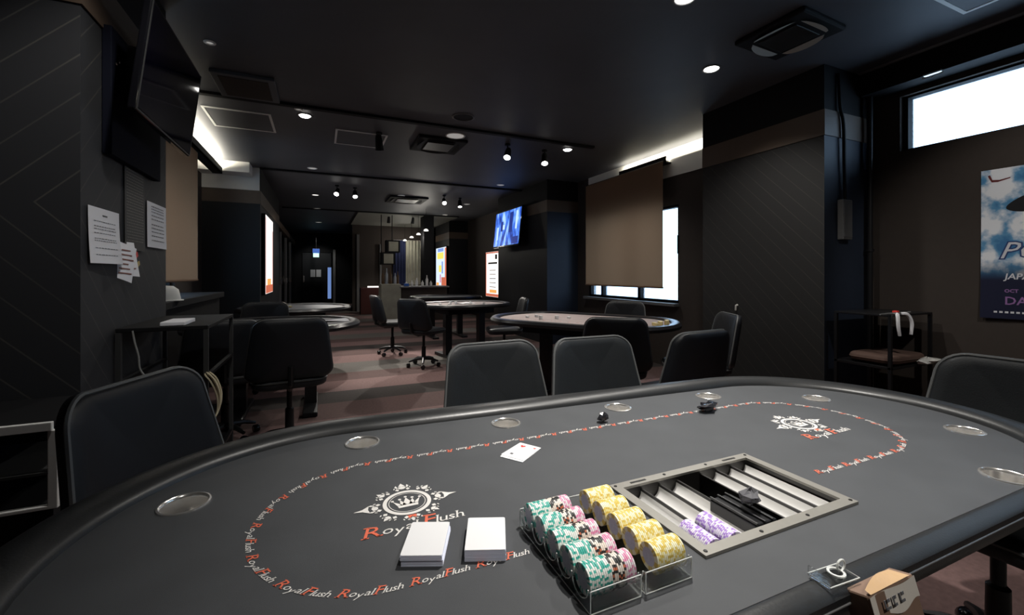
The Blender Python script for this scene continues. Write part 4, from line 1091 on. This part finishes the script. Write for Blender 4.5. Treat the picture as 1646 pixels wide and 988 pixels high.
MB().box((-.62, 18.99, .9), (-.58, 19.02, 1.15)).build('door_handle', 'steel', d1)
struct('trim_11', MB().box((.47, 18.93, 0), (.56, 19.0, 2.2)), 'greymetal')
for x, lb in ((-.36, 'white notice on the end door, left one'), (-.15, 'white notice on the end door, right one')):
    o = MB().box((x, 19.0, 1.10), (x+.175, 19.015, 1.39)).build('door_notice', em('notice_%d' % int(x*100+100), (.75, .62, .66), .45)); 
    o.data.materials[0] = K['paper']; tag(o, lb, 'notice')
t = thing('exit_sign', 'small green-white lit exit sign near the end door', 'sign', (-.15, 18.2, 1.86)); MB().box((-.10, -.02, 0), (.10, .02, .15), .004).build('face', 'exitg', t); MB().box((-.12, -.02, .15), (.12, .02, .32), .004).build('blue_panel', 'exitb', t); MB().tube([(0, 0, .32), (0, 0, .98)], .01, 6).build('hanger', 'black', t)
spot('exit_lamp', (-.1, 17.9, 2.7), 30, (-.1, 19, .8), 1.6, .7)
# bar
struct('wall_bar', MB().box((.95, 15.0, 0), (1.9, 15.1, CEIL)).box((1.9, 15.0, 0), (3.6, 15.1, CEIL)), 'wallbrown')
t = thing('bar_counter', 'dark bar counter with pale end box at the back of the room', 'counter', (2.05, 11.6, 0))
MB().box((-.15, -.28, 0), (1.05, .28, .86), .01).build('counter_body', 'wallbrown', t); MB().box((-.2, -.32, .86), (1.1, .32, .90), .006).build('worktop', 'greymetal', t)
MB().box((-.65, -.30, 0), (-.16, .25, .96), .01).build('pale_end_box', 'curtain', t)
random.seed(5)
K['bottleg'] = mat('bottle_grey', (.35, .38, .42), .2); K['bottled'] = mat('bottle_dark', (.10, .06, .03), .2)
def bottle(x, y, z, h, m, lb, grp):
    o = MB().lathe([(0, 0), (.033, 0), (.036, .02), (.036, h*.6), (.014, h*.78), (.013, h), (0, h)], 12).build('bottle', m, smooth=True); o.location = (x, y, z); tag(o, lb, 'bottle', grp)
for i in range(5): bottle(1.47+i*.095, 11.5+random.uniform(-.1, .1), .962, random.uniform(.16, .42), 'bottleg' if i % 2 else 'bottled', 'grey glass bottle on the pale end of the bar' if i % 2 else 'brown glass bottle on the pale end of the bar', 'grey bottles on the bar' if i % 2 else 'brown bottles on the bar')
for i in range(6): bottle(2.08+i*.13, 11.55+random.uniform(-.1, .1), .902, random.uniform(.10, .3), 'chipwhite', 'white container on the dark part of the bar', 'white containers on the bar')
o = MB().box((1.98, 11.35, .902), (2.10, 11.45, .97), .005).build('blue_carton', mat('blue_carton', (.03, .12, .5), .5)); tag(o, 'small blue carton on the bar worktop', 'carton')
t = thing('bar_curtain', 'grey beige pleated curtain hanging behind the bar', 'curtain', (2.98, 14.9, .85))
MB().grid(lambda u, v: (-.33+.66*u, .03*math.sin(u*38), 1.5*v), 60, 2).build('cloth', 'curtain', t, True); MB().tube([(-.36, 0, 1.51), (.36, 0, 1.51)], .012, 8).build('rail', 'steel', t, True)
t = thing('bar_curtain', 'navy blue curtain hanging behind the bar, left of the beige one', 'curtain', (2.44, 14.9, .85))
MB().grid(lambda u, v: (-.2+.4*u, .03*math.sin(u*25), 1.5*v), 40, 2).build('cloth', 'navyblue', t, True); MB().tube([(-.2, 0, 1.51), (.2, 0, 1.51)], .012, 8).build('rail', 'steel', t, True)
for x, z, lb in ((1.79, 1.83, 'pale wall cabinet in a black frame above the bar, upper one'), (1.66, 1.50, 'pale wall cabinet above the bar, lower one')):
    t = thing('hanging_cabinet', lb, 'cabinet', (x, 12.0, z)); MB().box((-.17, 0, -.03), (.19, .3, .30)).build('case', 'black', t); MB().box((-.11, -.01, 0), (.14, 0, .26), .003).build('door', 'curtain', t)
    MB().tube([(-.155 if z < 1.6 else 0, .15, .30), (-.155 if z < 1.6 else 0, .15, CEIL-z)], .012, 6).build('hanger', 'black', t)
struct('wall_bar_pillar', MB().box((2.62, 11.96, 0), (2.9, 12.4, CEIL)), 'black')
for i, (x, y) in enumerate(((2.53, 14.4), (2.5, 13.1), (2.48, 12.0), (2.43, 10.85))):
    t = thing('bar_pendant', 'small white hanging lamp over the bar, %s of the row' % ('farthest', 'second farthest', 'second nearest', 'nearest')[i], 'light', (x, y, 2.3)); 
    MB().tube([(0, 0, .04), (0, 0, CEIL-2.3)], .004, 6).build('cord', 'black', t)
    MB().lathe([(.02, .05), (.05, .03), (.06, 0), (0, 0)], 16).build('shade', 'lampsoft', t, True)
    if i in (0, 2, 3):
        l = bpy.data.lights.new('pendant_lamp', 'POINT'); l.energy = 11; l.color = (1, .95, .85); l.shadow_soft_size = .05
        lo = bpy.data.objects.new('pendant_lamp', l); COL.objects.link(lo); lo.parent = t; lo.location = (0, 0, -.07)
t = thing('side_counter', 'dark red side counter with a pale pink lit edge left of the bar', 'counter', (1.45, 13.9, 0)); MB().box((-.35, -.2, 0), (.3, .2, .80), .01).build('body', mat('dark_red', (.05, .012, .01), .5), t); MB().box((-.15, -.215, .81), (.2, -.15, .85), .004).build('lit_edge', 'lb_white', t)
struct('trim_12', MB().box((1.08, 14.9, 0), (1.16, 15, 2.5)).box((1.80, 14.9, 0), (1.86, 15, 2.2)), 'greyplastic')

struct('trim_14', MB().box((.9, 12.0, CEIL-.03), (3.58, 15.0, CEIL)), mat('bar_ceiling_lit_tone', (.24, .24, .21), .7))  # lighter slab carries the lamp glow on the bar ceiling in its colour
